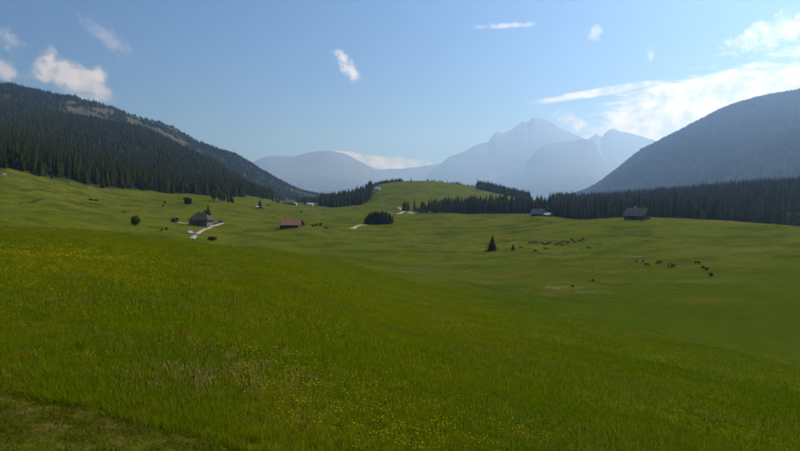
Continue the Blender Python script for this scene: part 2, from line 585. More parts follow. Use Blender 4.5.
# ------------------------------------------------------------------ terrain material
def terrain_material():
    m, t, out = new_mat('meadow_ground')
    b = t.n('ShaderNodeBsdfPrincipled')
    b.inputs['Roughness'].default_value = 0.95
    b.inputs['Specular IOR Level'].default_value = 0.0
    P = t.n('ShaderNodeNewGeometry').outputs['Position']
    A = lambda n: t.n('ShaderNodeAttribute', attribute_name=n).outputs['Fac']
    n1 = t.noise(P, 0.018, 5, 0.6)
    n2 = t.noise(P, 0.11, 5, 0.62)
    n3 = t.noise(P, 0.9, 5, 0.65)
    n4 = t.noise(P, 9.0, 4, 0.65)
    n5 = t.noise(P, 0.005, 4, 0.6)
    # grazed pasture of the valley
    c = t.mix(t.smooth(n1, 0.35, 0.65), (0.080, 0.106, 0.006), (0.106, 0.118, 0.010))
    c = t.mix(t.math('MULTIPLY', t.smooth(n2, 0.45, 0.72), 0.55), c, (0.056, 0.078, 0.005))
    c = t.mix(t.math('MULTIPLY', t.smooth(n5, 0.45, 0.7), 0.6), c, (0.130, 0.124, 0.026))  # broad lighter patches also put sunlit bands into the pasture colour
    # taller meadow of the near slope
    cm = t.mix(t.smooth(n2, 0.3, 0.7), (0.066, 0.084, 0.003), (0.086, 0.098, 0.005))
    cm = t.mix(t.math('MULTIPLY', t.smooth(n3, 0.45, 0.75), 0.6), cm, (0.10, 0.086, 0.014))
    cm = t.mix(t.math('MULTIPLY', t.smooth(n1, 0.5, 0.75), 0.5), cm, (0.098, 0.104, 0.007))
    c = t.mix(t.math('MULTIPLY', t.smooth(t.noise(P, 0.045, 6, 0.7), 0.46, 0.6), 0.8), c, (0.042, 0.058, 0.005))
    c = t.mix(t.math('MULTIPLY', t.smooth(t.noise(P, 0.03, 6, 0.7), 0.5, 0.66), 0.7), c, (0.125, 0.112, 0.024))
    sx = t.n('ShaderNodeSeparateXYZ'); t.t.links.new(P, sx.inputs[0])
    lf = t.smooth(t.math('ADD', sx.outputs[0], t.math('MULTIPLY', t.math('SUBTRACT', t.noise(P, .09, 4, .6), .5), 46.0)), -4.0, 34.0)
    cm = t.mix(t.math('MULTIPLY', lf, .8), cm, (0.056, 0.080, 0.004))
    c = t.mix(A('near_meadow'), c, cm)
    c = t.mix(t.math('MULTIPLY', t.smooth(n3, 0.35, 0.8), 0.35), c, (0.044, 0.060, 0.004))
    c = t.mix(t.math('MULTIPLY', t.smooth(n4, 0.4, 0.8), 0.35), c, (0.042, 0.052, 0.005))
    c = t.mix(t.math('MULTIPLY', t.math('MULTIPLY', A('bog'), .55), t.smooth(n2, .3, .6)), c, (0.122, 0.098, 0.016))
    c = t.mix(t.math('MULTIPLY', A('dark_lines'), .9), c, (0.030, 0.040, 0.006))
    # bare pale streaks
    pm = t.math('MULTIPLY', A('pale'), t.smooth(t.math('ADD', n3, t.math('MULTIPLY', n2, 0.3)), 0.35, 0.75))
    c = t.mix(pm, c, (0.26, 0.235, 0.16))
    # track verge: thin turf, earth showing
    cv = t.mix(t.smooth(t.noise(P, 3.2, 5, 0.6), 0.5, 0.68), (0.056, 0.064, 0.005), (0.105, 0.080, 0.022))
    cv = t.mix(t.math('MULTIPLY', t.smooth(t.noise(P, 1.5, 4, 0.6), 0.45, 0.6), 0.6), cv, (0.060, 0.068, 0.006))
    c = t.mix(A('verge'), c, cv)
    # forest floor, rock
    c = t.mix(A('wood'), c, t.mix(t.smooth(n2, 0.35, 0.65), (0.034, 0.042, 0.013), (0.050, 0.056, 0.018)))
    c = t.mix(A('rock'), c, t.mix(t.smooth(n2, 0.35, 0.65), (0.065, 0.064, 0.040), (0.125, 0.113, 0.085)))
    t.t.links.new(c, b.inputs['Base Color'])
    bp = t.n('ShaderNodeBump')
    bp.inputs['Strength'].default_value = 0.7
    bp.inputs['Distance'].default_value = 0.25
    hsum = t.math('ADD', n3, t.math('MULTIPLY', n4, 0.35))
    t.t.links.new(hsum, bp.inputs['Height'])
    t.t.links.new(bp.outputs[0], b.inputs['Normal'])
    t.t.links.new(b.outputs[0], out.inputs['Surface'])
    return m


na, nr = len(AZ), len(RD)
verts = np.stack([GX, GY, Z], -1).reshape(-1, 3)
ii = np.arange(na)[:, None]; jj = np.arange(nr - 1)[None, :]
i2 = (ii + 1) % na
quads = np.stack([ii * nr + jj, ii * nr + jj + 1, i2 * nr + jj + 1, i2 * nr + jj], -1).reshape(-1, 4)
verts = np.vstack([verts, [[0, 0, -EYE]]])
ctr = len(verts) - 1
fan = np.array([[ctr, i * nr, ((i + 1) % na) * nr, ((i + 1) % na) * nr] for i in range(na)])
ter_me = mesh_np('terrain', verts, quads, 4, terrain_material(), True)
bm = bmesh.new(); bm.from_mesh(ter_me); bm.verts.ensure_lookup_table()
for i in range(na):
    try:
        f_ = bm.faces.new((bm.verts[ctr], bm.verts[i * nr], bm.verts[((i + 1) % na) * nr])); f_.smooth = True
    except ValueError:
        pass
bmesh.ops.recalc_face_normals(bm, faces=bm.faces[:])
bm.to_mesh(ter_me); bm.free()
if ter_me.polygons[1000].normal.z < 0:
    ter_me.flip_normals()
pad = lambda A_: np.append(np.asarray(A_, float).ravel(), 0.0)
wood_soft = np.maximum((WOOD & inside).astype(float), .75 * sstep(RD, 2000, 2300)[None, :])
add_attr(ter_me, 'near_meadow', pad(near_c * (1 - VERGE)))
add_attr(ter_me, 'verge', pad(VERGE)); add_attr(ter_me, 'pale', pad(pale))
add_attr(ter_me, 'bog', pad(bog)); add_attr(ter_me, 'dark_lines', pad(dark_lines))
add_attr(ter_me, 'wood', pad(wood_soft)); add_attr(ter_me, 'rock', pad(rock))
ter = link('terrain', ter_me)
tag(ter, 'rolling green alpine meadow and valley slopes', 'terrain', kind='structure')

# ------------------------------------------------------------------ far mountains
m_mtn, t, out = new_mat('mountain_slope')
b = t.n('ShaderNodeBsdfPrincipled'); b.inputs['Roughness'].default_value = 1.0; b.inputs['Specular IOR Level'].default_value = 0.0
P = t.n('ShaderNodeNewGeometry')
nz = t.n('ShaderNodeSeparateXYZ'); t.t.links.new(P.outputs['Position'], nz.inputs[0])
n_ = t.noise(P.outputs['Position'], 0.004, 6, 0.65)
hgt = t.smooth(t.math('ADD', nz.outputs[2], t.math('MULTIPLY', n_, 900.0)), 500.0, 1300.0)
t.set(b, 'Base Color', t.mix(hgt, t.mix(t.smooth(n_, 0.4, 0.62), (0.05, 0.055, 0.04), (0.085, 0.085, 0.06)), t.mix(t.smooth(t.noise(P.outputs['Position'], 0.012, 5, 0.65), 0.4, 0.65), (0.20, 0.185, 0.17), (0.13, 0.12, 0.11))))
t.t.links.new(b.outputs[0], out.inputs[0])


def mountain(name, label, pts, D, W, seed, rough=60.0, jag=12.0):
    pxs = np.array([p[0] for p in pts], float)
    rows = np.array([p[1] for p in pts], float)
    nu, nv = int((pxs[-1] - pxs[0]) * 1.6), 110
    pu = np.linspace(pxs[0], pxs[-1], nu)
    yu = pchip(pxs, rows, pu)[:, 0]
    Dd = D if callable(D) else (lambda p: D)
    vs = np.linspace(-1, 0.6, nv)
    kern = np.exp(-0.5 * (np.arange(-60, 61) / 20.0) ** 2); kern /= kern.sum()
    ysm = np.convolve(np.pad(yu, 60, mode='edge'), kern, mode='valid')
    jg = fbm(pu / 9.0, pu * 0 + seed, seed + 70, 4) * jag * F / (D if not callable(D) else 1)
    yu = yu + jg
    V3 = np.zeros((nu, nv, 3))
    for i, (p, y) in enumerate(zip(pu, yu)):
        v = ray(p, y); hl = math.hypot(v.x, v.y)
        d0 = Dd(p)
        bl = sstep(np.abs(vs), 0.0, 0.45)
        zr = d0 * (v.z / hl * (1 - bl) + (v.z / hl + (y - ysm[i]) / F) * bl)
        dd = d0 + vs * W
        V3[i, :, 0] = dd * v.x / hl
        V3[i, :, 1] = dd * v.y / hl
        prof = 1 - np.abs(vs) ** 0.9
        V3[i, :, 2] = (zr + 60) * prof - 60
    wx, wy = V3[:, :, 0], V3[:, :, 1]
    env = np.clip(np.abs(vs), 0, 1)[None, :] ** 0.8 * np.clip(1 - np.abs(vs), 0, 1)[None, :] ** 0.4
    wx2 = wx + fbm(wx / 2200, wy / 2200, seed + 5, 3) * 900; wy2 = wy + fbm(wx / 2200, wy / 2200, seed + 6, 3) * 900
    V3[:, :, 2] += (ridged(wx2 / 2300.0, wy2 / 2600.0, seed, 6) - 0.62) * env * rough * 4.5
    V3[:, :, 2] += (fbm(wx / 330, wy / 330, seed + 9, 4) * rough * 0.22 + fbm(wx / 90, wy / 90, seed + 12, 2) * rough * .05) * (0.35 + env)
    i_, j_ = np.arange(nu - 1)[:, None], np.arange(nv - 1)[None, :]
    q = np.stack([i_ * nv + j_, (i_ + 1) * nv + j_, (i_ + 1) * nv + j_ + 1, i_ * nv + j_ + 1], -1).reshape(-1, 4)
    me = mesh_np(name, V3.reshape(-1, 3), q, 4, m_mtn, True)
    o = link(name, me)
    tag(o, label, 'mountain', kind='structure')
    return o


mountain('mountain', 'broad rounded hazy mountain beyond the valley end',
         [(180, 215), (215, 198), (238, 178), (251, 164), (262, 157.6), (275, 155.8), (292, 156), (309, 152.4), (322, 150.6), (342, 153), (358, 160), (375, 169), (400, 182), (430, 195), (470, 210)],
         21000, 6500, 3, 80)
mountain('mountain', 'low pale ridge linking the rounded mountain to the peak',
         [(320, 178), (350, 172), (378, 169.5), (400, 168.5), (420, 166.5), (441, 163.5), (470, 162), (500, 170), (540, 200)], 25000, 5200, 13, 60)
mountain('mountain', 'tall hazy rocky peak with a stepped ridge',
         [(400, 204), (425, 178), (441, 163), (450, 156), (458, 153), (466, 150), (480, 143), (487.5, 142), (493, 135), (496, 132), (503, 133), (512, 128.6), (519, 123.5), (524, 121), (527, 122.2), (533.5, 118), (541, 118.5), (548, 120),
          (553, 123), (560, 128), (569, 132), (584, 138), (600, 146), (630, 165), (680, 200)], 23500, 7200, 23, 100, 45.0)
mountain('mountain', 'pointed hazy summit behind the dark forested slope',
         [(540, 200), (565, 165), (580, 147), (588, 139.5), (593, 136), (596.6, 134), (601, 137), (606.5, 132), (613, 129), (621, 131), (629, 132.6), (642, 136), (655, 140), (690, 150), (760, 175), (820, 205)], 24500, 6600, 33, 80, 40.0)
mountain('mountain', 'blue hazy shoulder in front of the rocky peak',
         [(440, 208), (475, 186), (491, 179), (509, 171), (519, 166), (526.5, 162), (533.5, 153), (544, 145), (558, 142), (569, 141), (584, 138.5), (593, 141), (599, 152), (606.5, 165), (617, 182), (640, 205)], 18500, 5600, 43, 75, 18.0)

# ------------------------------------------------------------------ foliage materials
def foliage_mat(name, c1, c2, trans=0.3, c3=None, world_scale=None):
    m, t, out = new_mat(name)
    oi = t.n('ShaderNodeObjectInfo').outputs['Random']
    P = t.n('ShaderNodeNewGeometry').outputs['Position']
    c = t.mix(oi, c1, c2)
    n = t.noise(P, world_scale or 0.4, 3, 0.6)
    if c3:
        c = t.mix(t.smooth(n, 0.42, 0.68), c, c3)
    d = t.n('ShaderNodeBsdfDiffuse'); t.t.links.new(c, d.inputs['Color'])
    tr = t.n('ShaderNodeBsdfTranslucent'); t.t.links.new(c, tr.inputs['Color'])
    mx = t.n('ShaderNodeMixShader'); mx.inputs[0].default_value = trans
    t.t.links.new(d.outputs[0], mx.inputs[1]); t.t.links.new(tr.outputs[0], mx.inputs[2])
    t.t.links.new(mx.outputs[0], out.inputs[0])
    return m


M_SPRUCE = foliage_mat('spruce_needles', (0.048, 0.056, 0.013), (0.095, 0.096, 0.022), 0.2)
M_BARK = simple_mat('bark', (0.09, 0.065, 0.045), (0.05, 0.038, 0.028), 6.0)
M_LEAF = foliage_mat('broad_leaves', (0.055, 0.088, 0.018), (0.075, 0.10, 0.022), 0.3)
M_LEAF_BRIGHT = foliage_mat('bright_leaves', (0.10, 0.16, 0.020), (0.11, 0.17, 0.022), 0.4)
M_LEAF_DARK = foliage_mat('dark_leaves', (0.032, 0.048, 0.016), (0.042, 0.058, 0.020), 0.2)


def spruce_crown(seed, h=1.0, tiers=22, br=11, width=0.2, skirt=0.06, detail=True):
    """crown of drooping branch sprays round a hidden core, height 1"""
    r = random.Random(seed)
    V, Fc = [], []

    def tri(a, b_, c_):
        n = len(V); V.extend([a, b_, c_]); Fc.append((n, n + 1, n + 2))
    lop = r.uniform(0, 6.28)
    for k in range(tiers):
        f = k / (tiers - 1.0)
        z = skirt + (1 - skirt - 0.03) * f ** 0.92
        rad = width * ((1 - f) ** 0.85 * 0.95 + 0.02) * (1.0 + 0.08 * math.sin(k * 2.3 + seed))
        nb = max(4, int(br * (1 - 0.55 * f)))
        off = r.uniform(0, 6.28)
        for i in range(nb):
            a = off + 6.283 * i / nb + r.uniform(-.25, .25)
            L = rad * r.uniform(0.62, 1.12) * (1 + 0.14 * math.cos(a - lop))
            if r.random() < 0.06:
                continue
            droop = L * r.uniform(0.25, 0.6) - (0.35 * L if f > .8 else 0)
            ca, sa = math.cos(a), math.sin(a)
            wd = L * r.uniform(0.26, 0.4)
            z0 = z + 0.012
            p0 = (ca * rad * .05, sa * rad * .05, z0)
            mid = (ca * L * .55, sa * L * .55, z0 - droop * .35)
            l_ = (mid[0] - sa * wd, mid[1] + ca * wd, mid[2] - wd * .35)
            r_ = (mid[0] + sa * wd, mid[1] - ca * wd, mid[2] - wd * .35)
            tip = (ca * L, sa * L, z0 - droop + 0.01)
            tri(p0, l_, tip); tri(p0, tip, r_)
            if detail:
                for s in (-1, 1):
                    q = r.uniform(.45, .85)
                    b0 = (ca * L * q, sa * L * q, z0 - droop * q)
                    e = (b0[0] - sa * wd * s * .9 + ca * wd * .5, b0[1] + ca * wd * s * .9 + sa * wd * .5, b0[2] - wd * r.uniform(.3, .8))
                    g = (b0[0] + ca * wd * .5, b0[1] + sa * wd * .5, b0[2] - wd * r.uniform(.5, 1.0))
                    tri(b0, e, g)
    # leader
    for i in range(3):
        a = i * 2.09
        tri((math.cos(a) * .008, math.sin(a) * .008, .95), (math.cos(a + 2.09) * .008, math.sin(a + 2.09) * .008, .95), (0, 0, 1.0))
    # inner mass of twigs
    seg = 8
    zs = [skirt + .01, .25, .5, .75, .93]
    base = len(V)
    for z in zs:
        for i in range(seg):
            a = 6.283 * i / seg
            rr = width * .55 * (1 - z) ** .9 * r.uniform(.6, 1.1)
            V.append((math.cos(a) * rr, math.sin(a) * rr, z + r.uniform(-.02, .02)))
    for k in range(len(zs) - 1):
        for i in range(seg):
            a0, a1 = base + k * seg + i, base + k * seg + (i + 1) % seg
            b0, b1 = a0 + seg, a1 + seg
            Fc.append((a0, a1, b1)); Fc.append((a0, b1, b0))
    me = mesh_np('spruce_crown', V, Fc, 3, M_SPRUCE)
    return me


def trunk_mesh(name, h, r0, r1, seg=7, bend=0.0, mat=None):
    V, Fc = [], []
    n = 5
    for k in range(n):
        f = k / (n - 1)
        rr = r0 * (1 - f) + r1 * f + (r0 * .35 if k == 0 else 0)
        for i in range(seg):
            a = 6.283 * i / seg
            V.append((math.cos(a) * rr + bend * f * f, math.sin(a) * rr, -0.04 * h + f * h * 1.04))
    for k in range(n - 1):
        for i in range(seg):
            a0, a1 = k * seg + i, k * seg + (i + 1) % seg
            Fc.append((a0, a1, a1 + seg, a0 + seg))
    return mesh_np(name, V, Fc, 4, mat or M_BARK, True)


CROWNS = [spruce_crown(s, tiers=t_, br=b_, width=w_, skirt=k_) for s, t_, b_, w_, k_ in
          ((1, 22, 12, .19, .04), (2, 20, 12, .22, .03), (3, 24, 11, .165, .06), (4, 19, 12, .205, .05))]
BUSHY = [spruce_crown(s, tiers=17, br=13, width=w_, skirt=.005) for s, w_ in ((11, .33), (12, .29), (13, .36))]
TRUNK = trunk_mesh('spruce_trunk', .9, .018, .004)
# far ones: fewer sprays, trunk joined
FAR_CROWNS = [spruce_crown(s, tiers=9, br=8, width=w_, skirt=.04, detail=False) for s, w_ in ((21, .20), (22, .24), (23, .175), (24, .22))]


def spruce(p, h, label, group, crown=None, name='spruce_tree', rz=None, fat=1.0):
    root = link(name, None, loc=p, rz=random.uniform(0, 6.28) if rz is None else rz, scale=(h * fat, h * fat, h))
    tag(root, label, 'tree', group)
    link('crown', crown or random.choice(CROWNS), root)
    link('trunk', TRUNK, root)
    return root


# ------------------------------------------------------------------ instancing of uncountable stuff
def points_object(name, pts, rots, scls, idx, meshes, label, cat):
    src = bpy.data.collections.new(name + '_source')
    for k, me in enumerate(meshes):
        src.objects.link(bpy.data.objects.new('%s_%02d' % (name, k), me))
    me = bpy.data.meshes.new(name)
    n = len(pts)
    me.vertices.add(n)
    me.vertices.foreach_set('co', np.asarray(pts, np.float32).ravel())
    a = me.attributes.new('rot', 'FLOAT_VECTOR', 'POINT'); a.data.foreach_set('vector', np.asarray(rots, np.float32).ravel())
    a = me.attributes.new('scl', 'FLOAT_VECTOR', 'POINT'); a.data.foreach_set('vector', np.asarray(scls, np.float32).ravel())
    a = me.attributes.new('idx', 'INT', 'POINT'); a.data.foreach_set('value', np.asarray(idx, np.int32))
    me.update()
    o = link(name, me)
    tag(o, label, cat, kind='stuff')
    g = bpy.data.node_groups.new(name + '_nodes', 'GeometryNodeTree')
    g.interface.new_socket('Geometry', in_out='INPUT', socket_type='NodeSocketGeometry')
    g.interface.new_socket('Geometry', in_out='OUTPUT', socket_type='NodeSocketGeometry')
    gi, go = g.nodes.new('NodeGroupInput'), g.nodes.new('NodeGroupOutput')
    ci = g.nodes.new('GeometryNodeCollectionInfo')
    ci.inputs['Collection'].default_value = src
    ci.inputs['Separate Children'].default_value = True
    ci.inputs['Reset Children'].default_value = True
    ip = g.nodes.new('GeometryNodeInstanceOnPoints')
    ip.inputs['Pick Instance'].default_value = True
    L = g.links.new
    L(gi.outputs[0], ip.inputs['Points']); L(ci.outputs[0], ip.inputs['Instance'])
    for nm, typ, sock in (('rot', 'FLOAT_VECTOR', 'Rotation'), ('scl', 'FLOAT_VECTOR', 'Scale'), ('idx', 'INT', 'Instance Index')):
        na_ = g.nodes.new('GeometryNodeInputNamedAttribute')
        na_.data_type = typ
        na_.inputs[0].default_value = nm
        L(na_.outputs[0], ip.inputs[sock])
    L(ip.outputs[0], go.inputs[0])
    md = o.modifiers.new('scatter', 'NODES'); md.node_group = g
    return o


def polar_scatter(n, az0, az1, d0, d1):
    az = np.radians(rng.uniform(az0, az1, n))
    d = np.sqrt(rng.uniform(d0 * d0, d1 * d1, n))
    return np.sin(az) * d, np.cos(az) * d, np.degrees(az), d


def leaf_crown(seed, n, rx, rz, zc, size, mat, lobes=7):
    r = np.random.default_rng(seed)
    cs = []
    for k in range(lobes):
        a = r.uniform(0, 6.28); q = r.uniform(.1, .62); zz = r.uniform(-.62, .68)
        qq = q * math.sqrt(max(.1, 1 - zz * zz))
        cs.append((math.cos(a) * rx * qq, math.sin(a) * rx * qq, zc + zz * rz, r.uniform(.34, .58)) if k > 1 else (0, 0, zc + (k - .5) * rz * .3, .74))
    V, Fc = [], []
    for k in range(n):
        c = cs[r.integers(0, lobes)]
        v = r.normal(size=3); v /= np.linalg.norm(v)
        rad = c[3] * r.uniform(.55, 1.05)
        p = np.array([c[0] + v[0] * rad * rx, c[1] + v[1] * rad * rx, c[2] + v[2] * rad * rz])
        u = r.normal(size=3); u /= np.linalg.norm(u)
        ww = np.cross(u, v); ww /= np.linalg.norm(ww) + 1e-6
        s = size * r.uniform(.6, 1.3)
        b0 = len(V)
        V += [p - u * s, p + ww * s * .55, p + u * s, p - ww * s * .55]
        Fc.append((b0, b0 + 1, b0 + 2, b0 + 3))
    return mesh_np('leaf_crown', V, Fc, 4, mat)


# ------------------------------------------------------------------ forests
def forest_points(az0, az1, d0, d1, per_tree_m2):
    area = math.radians(az1 - az0) * 0.5 * (d1 * d1 - d0 * d0)
    x, y, az, d = polar_scatter(int(area / per_tree_m2), az0, az1, d0, d1)
    k = wood_mask(az_px(az), d, x, y) & (rng.random(len(x)) < .62 + .9 * fbm(x / 45., y / 45., 71, 3) + .25 * (d > 3500))
    return x[k], y[k], az[k], d[k]


sets = []
for (a0, a1, d0, d1, m2) in ((-50, px_az(345), 430, 1200, 21), (-50, px_az(345), 1200, 2200, 42), (-50, px_az(345), 2200, 4200, 110),
                             (px_az(316), px_az(545), 640, 1500, 19), (px_az(545), 48, 540, 1550, 22), (px_az(568), 44, 2300, 6500, 250)):
    x, y, az, d = forest_points(a0, a1, d0, d1, m2)
    sets.append((x, y, az, d))
X = np.concatenate([s[0] for s in sets]); Y = np.concatenate([s[1] for s in sets])
AZP = np.concatenate([s[2] for s in sets]); DP = np.concatenate([s[3] for s in sets])
PXP = az_px(AZP)
ZP = grid_lookup(Z, X, Y)
HP = rng.normal(1, .22, len(X)).clip(.45, 1.5) * np.where(DP > 2100, 16.0, np.where(PXP < 300, 17.5, 17.0))
belt = (PXP > 410) & (PXP < 545) & (DP < 900)
HP = np.where(belt, HP * np.interp(PXP, [414, 440, 500, 530], [.62, .74, .9, .95]), HP)
HP = np.where((PXP > 370) & (PXP < 404) & (DP > 1260) & (DP < 1450), HP * .5, HP)
HP = np.where((PXP > 477) & (PXP < 530) & (DP > 1100) & (DP < 1500), HP * .8, HP)
HP = np.where((PXP > 402) & (PXP < 482) & (DP > 1300), HP * 0.45, HP)
HP = np.where((PXP > 320) & (PXP < 403) & (DP < 1450), HP * .9, HP)
HP = np.where((PXP > 296) & (PXP < 346) & (DP > 1300), HP * .8, HP)
# the front row of every wood is built tree by tree
front = np.zeros(len(X), bool)


def pick_front(sel, step):
    ids = np.nonzero(sel)[0]
    bins = np.floor(AZP[ids] / step).astype(int)
    order = np.argsort(DP[ids])
    seen = set()
    for k in order:
        if bins[k] not in seen:
            seen.add(bins[k]); front[ids[k]] = True


infr = (PXP > -6) & (PXP < 806)
WOODS = [
    (infr & (PXP < 280) & (DP < 1150), 0.42, 'dark spruce in the front row of the steep mountain forest above the pasture', 'spruces edging the steep mountain forest'),
    (infr & (PXP > 318) & (PXP < 374) & (DP > 850) & (DP < 1250), 0.2, 'dark spruce at the foot of the wood on the grassy hill flank', 'spruces edging the wood on the grassy hill'),
    (infr & (PXP > 402) & (PXP < 482) & (DP > 1300) & (DP < 1500), 0.36, 'small spruce of the fringe along the grassy hill top', 'spruces along the hill top'),
    (infr & (PXP > 477) & (PXP < 530) & (DP > 1100) & (DP < 1500), 0.3, 'dark spruce of the wood on the far shoulder of the grassy hill', 'spruces on the far hill shoulder'),
    (infr & (PXP > 412) & (PXP <= 545) & (DP < 900), 0.22, 'dark spruce of the straight belt below the grassy hill', 'spruces of the belt below the hill'),
    (infr & (PXP > 545) & (DP < 1000), 0.3, 'dark spruce in the front row of the forest behind the timber chalet', 'spruces edging the forest behind the chalet'),
]
for sel, step, lab, grp in WOODS:
    f0 = front.copy()
    pick_front(sel, step)
    for i in np.nonzero(front & ~f0)[0]:
        spruce((X[i], Y[i], ZP[i] - .2), HP[i], lab, grp)
rest = ~front
N = int(rest.sum())
rot = np.zeros((N, 3)); rot[:, 2] = rng.uniform(0, 6.28, N)
hs = HP[rest]
scl = np.stack([hs * rng.uniform(.9, 1.25, N), hs * rng.uniform(.9, 1.25, N), hs], -1)
scl[:, :2] *= np.where(DP[rest] > 3000, 1.9, np.where(DP[rest] > 2100, 1.5, 1.05))[:, None]
near_t = DP[rest] < 1250
idx = np.where(near_t, rng.integers(0, 4, N), rng.integers(4, 8, N))
rd_sel = (rng.random(N) < .07 + .25 * (fbm(X[rest] / 90., Y[rest] / 90., 57, 2) > .2)) & (DP[rest] < 3000)
idx = np.where(rd_sel, rng.integers(8, 10, N), idx)
scl[rd_sel] *= np.array([.62, .62, .62])
points_object('spruce_forest', np.stack([X[rest], Y[rest], ZP[rest] - .3], -1), rot, scl, idx, CROWNS + FAR_CROWNS + [leaf_crown(90 + k, 260, .42, .5, .55, .085, M_LEAF, 7) for k in range(2)],
              'dense dark spruce forest covering the mountain slopes and hills', 'forest')
print('forest trees', N, 'front', int(front.sum()))

# single spruces
def lone(px, d, h, label, crown=None, group=None, fat=1.0):
    p = at(px, d)
    p.z -= .1
    return spruce(p, h, label, group, crown, fat=fat)


p = hit(492.5, 250.5); spruce(p, 7.6, 'lone bushy spruce in the pasture near the grazing herd', None, BUSHY[0], fat=1.55)
p = hit(513, 250.0); spruce(p, 3.3, 'little young spruce beside the grazing herd', None, BUSHY[1], fat=1.5)
lone(260, 700, 11.5, 'dark full spruce alone on the far pasture beyond the barn', BUSHY[1], fat=1.35)
lone(284.8, 442, 7.5, 'pointed spruce rising behind the rust-roofed barn', CROWNS[2])
for px, d, h in ((403.8, 742, 13), (405.8, 736, 14), (408, 745, 11.5)):
    lone(px, d, h, 'spruce of the tight trio beside the bend of the pale track', BUSHY[0], 'trio of spruces by the track bend')
lone(208, 520, 8.5, 'dark spruce standing behind the hip-roofed farmhouse', BUSHY[2])
for k, (px, d, h) in enumerate(((262.5, 1000, 11), (273, 1010, 14), (276, 1030, 12), (279.5, 1060, 11), (233, 690, 9), (228, 700, 13), (231, 720, 16))):
    lone(px, d, h, 'outlying spruce at the tapering end of the mountain forest', None, 'outlying spruces of the mountain forest')
# copse in the middle of the valley
for k in range(48):
    u = k / 47.0
    px = 365.0 + 27.0 * u + random.uniform(-.6, .6)
    row = k % 3
    hgt = (11.2 * (1 - .45 * abs(2 * u - 1) ** 3)) * random.uniform(.9, 1.1)
    lone(px, 512 + row * 6 + random.uniform(-2, 2), hgt, 'spruce packed into the dense rounded copse by the pale track', random.choice(BUSHY), 'spruces of the rounded copse', 1.15)
lone(411, 1235, 9, 'dark spruce on the very summit of the grassy hill', BUSHY[0])

# ------------------------------------------------------------------ broadleaf trees and shrubs
def broadleaf(p, h, rx, label, mat, seed, group=None, name='broadleaf_tree', n=1500, stem=.22):
    root = link(name, None, loc=p, rz=seed * 1.3)
    tag(root, label, 'tree' if 'tree' in name else 'shrub', group)
    zc = h * (.5 + stem * .5)
    link('crown', leaf_crown(seed, n, rx, h * (1 - stem) * .5, zc, max(.16, rx * .09), mat, 9), root)
    tm = trunk_mesh('trunk', h * .7, h * .028 + .04, h * .008 + .015, 7, h * .03)
    bm = bmesh.new(); bm.from_mesh(tm)
    rr = random.Random(seed)
    for k in range(5):
        a = rr.uniform(0, 6.28)
        s = Vector((0, 0, h * rr.uniform(.25, .5))); e = s + Vector((math.cos(a) * rx * .6, math.sin(a) * rx * .6, h * .28))
        q = (e - s).to_track_quat('Z', 'Y').to_matrix().to_4x4()
        q.translation = (s + e) / 2
        bmesh.ops.create_cone(bm, segments=5, radius1=h * .012 + .02, radius2=.012, depth=(e - s).length, matrix=q)
    bm.to_mesh(tm); bm.free()
    tm.name = 'trunk'
    link('trunk', tm, root)
    return root


p = hit(135.5, 226.2, 200); broadleaf(p, 6.4, 3.4, 'bright green rounded tree alone on the pasture', M_LEAF_BRIGHT, 5, n=3600, stem=.08)
p = at(187.5, 600); broadleaf(p, 7.0, 5.4, 'dark rounded broadleaf tree on the slope above the farmhouse', M_LEAF_DARK, 6, n=2200, stem=.05)
for k, (px, d, h, rx) in enumerate(((214, 690, 11, 5.0), (220, 685, 12.5, 5.2), (223.5, 700, 10, 4.4))):
    broadleaf(at(px, d), h, rx, 'lighter green broadleaf tree against the dark forest edge', M_LEAF, 20 + k, 'broadleaf trees at the forest edge', stem=.06)
for k, (px, d, h, rx) in enumerate(((200, 436, 7.5, 3.0), (206, 438, 8.3, 3.2))):
    broadleaf(at(px, d), h, rx, 'grey green leafy tree close behind the farmhouse roof', M_LEAF, 30 + k, 'trees behind the farmhouse', stem=.15)
p = hit(212.5, 240.3, 200); broadleaf(p, 2.2, 3.4, 'low dark shrub spreading below the bend of the farm track', M_LEAF_DARK, 40, name='shrub', n=1300, stem=.02)
for k, (px, d, h, rx, mat) in enumerate(((316, 470, 2.2, 1.6, M_LEAF_DARK), (320, 476, 2.8, 2.0, M_LEAF_DARK), (312.5, 455, 1.8, 1.8, M_LEAF_DARK), (326, 455, 1.5, 1.8, M_LEAF))):
    broadleaf(at(px, d), h, rx, 'low shrub in the loose line beside the rust-roofed barn', mat, 44 + k, 'shrubs beside the barn', name='shrub', n=600, stem=.03)
for k, (px, d, h, rx) in enumerate(((278, 960, 6, 4.5), (268, 820, 3.0, 2.2), (301, 700, 2.4, 2.4), (304.5, 980, 5, 3.5))):
    broadleaf(at(px, d), h, rx, 'small dark bush on the far valley pasture', M_LEAF_DARK, 50 + k, 'bushes on the far pasture', name='shrub', n=500, stem=.04)
for k, (px, d, h, rx) in enumerate(((91, 545, 1.8, 2.6), (96, 552, 1.4, 2.2), (165, 590, 3.0, 1.8), (163, 565, 2.4, 1.4), (124, 470, .8, 1.8))):
    broadleaf(at(px, d), h, rx, 'dark scrubby bush on the bumpy slope under the mountain forest', M_LEAF_DARK, 60 + k, 'bushes on the bumpy slope', name='shrub', n=500, stem=.03)
for k, (px, py) in enumerate(((161.8, 231.6), (166.3, 231.0))):
    p = hit(px, py, 200); broadleaf(p, 1.9, .7, 'small upright dark shrub of the pair below the farmhouse', M_LEAF_DARK, 70 + k, 'pair of upright shrubs', name='shrub', n=350, stem=.05)
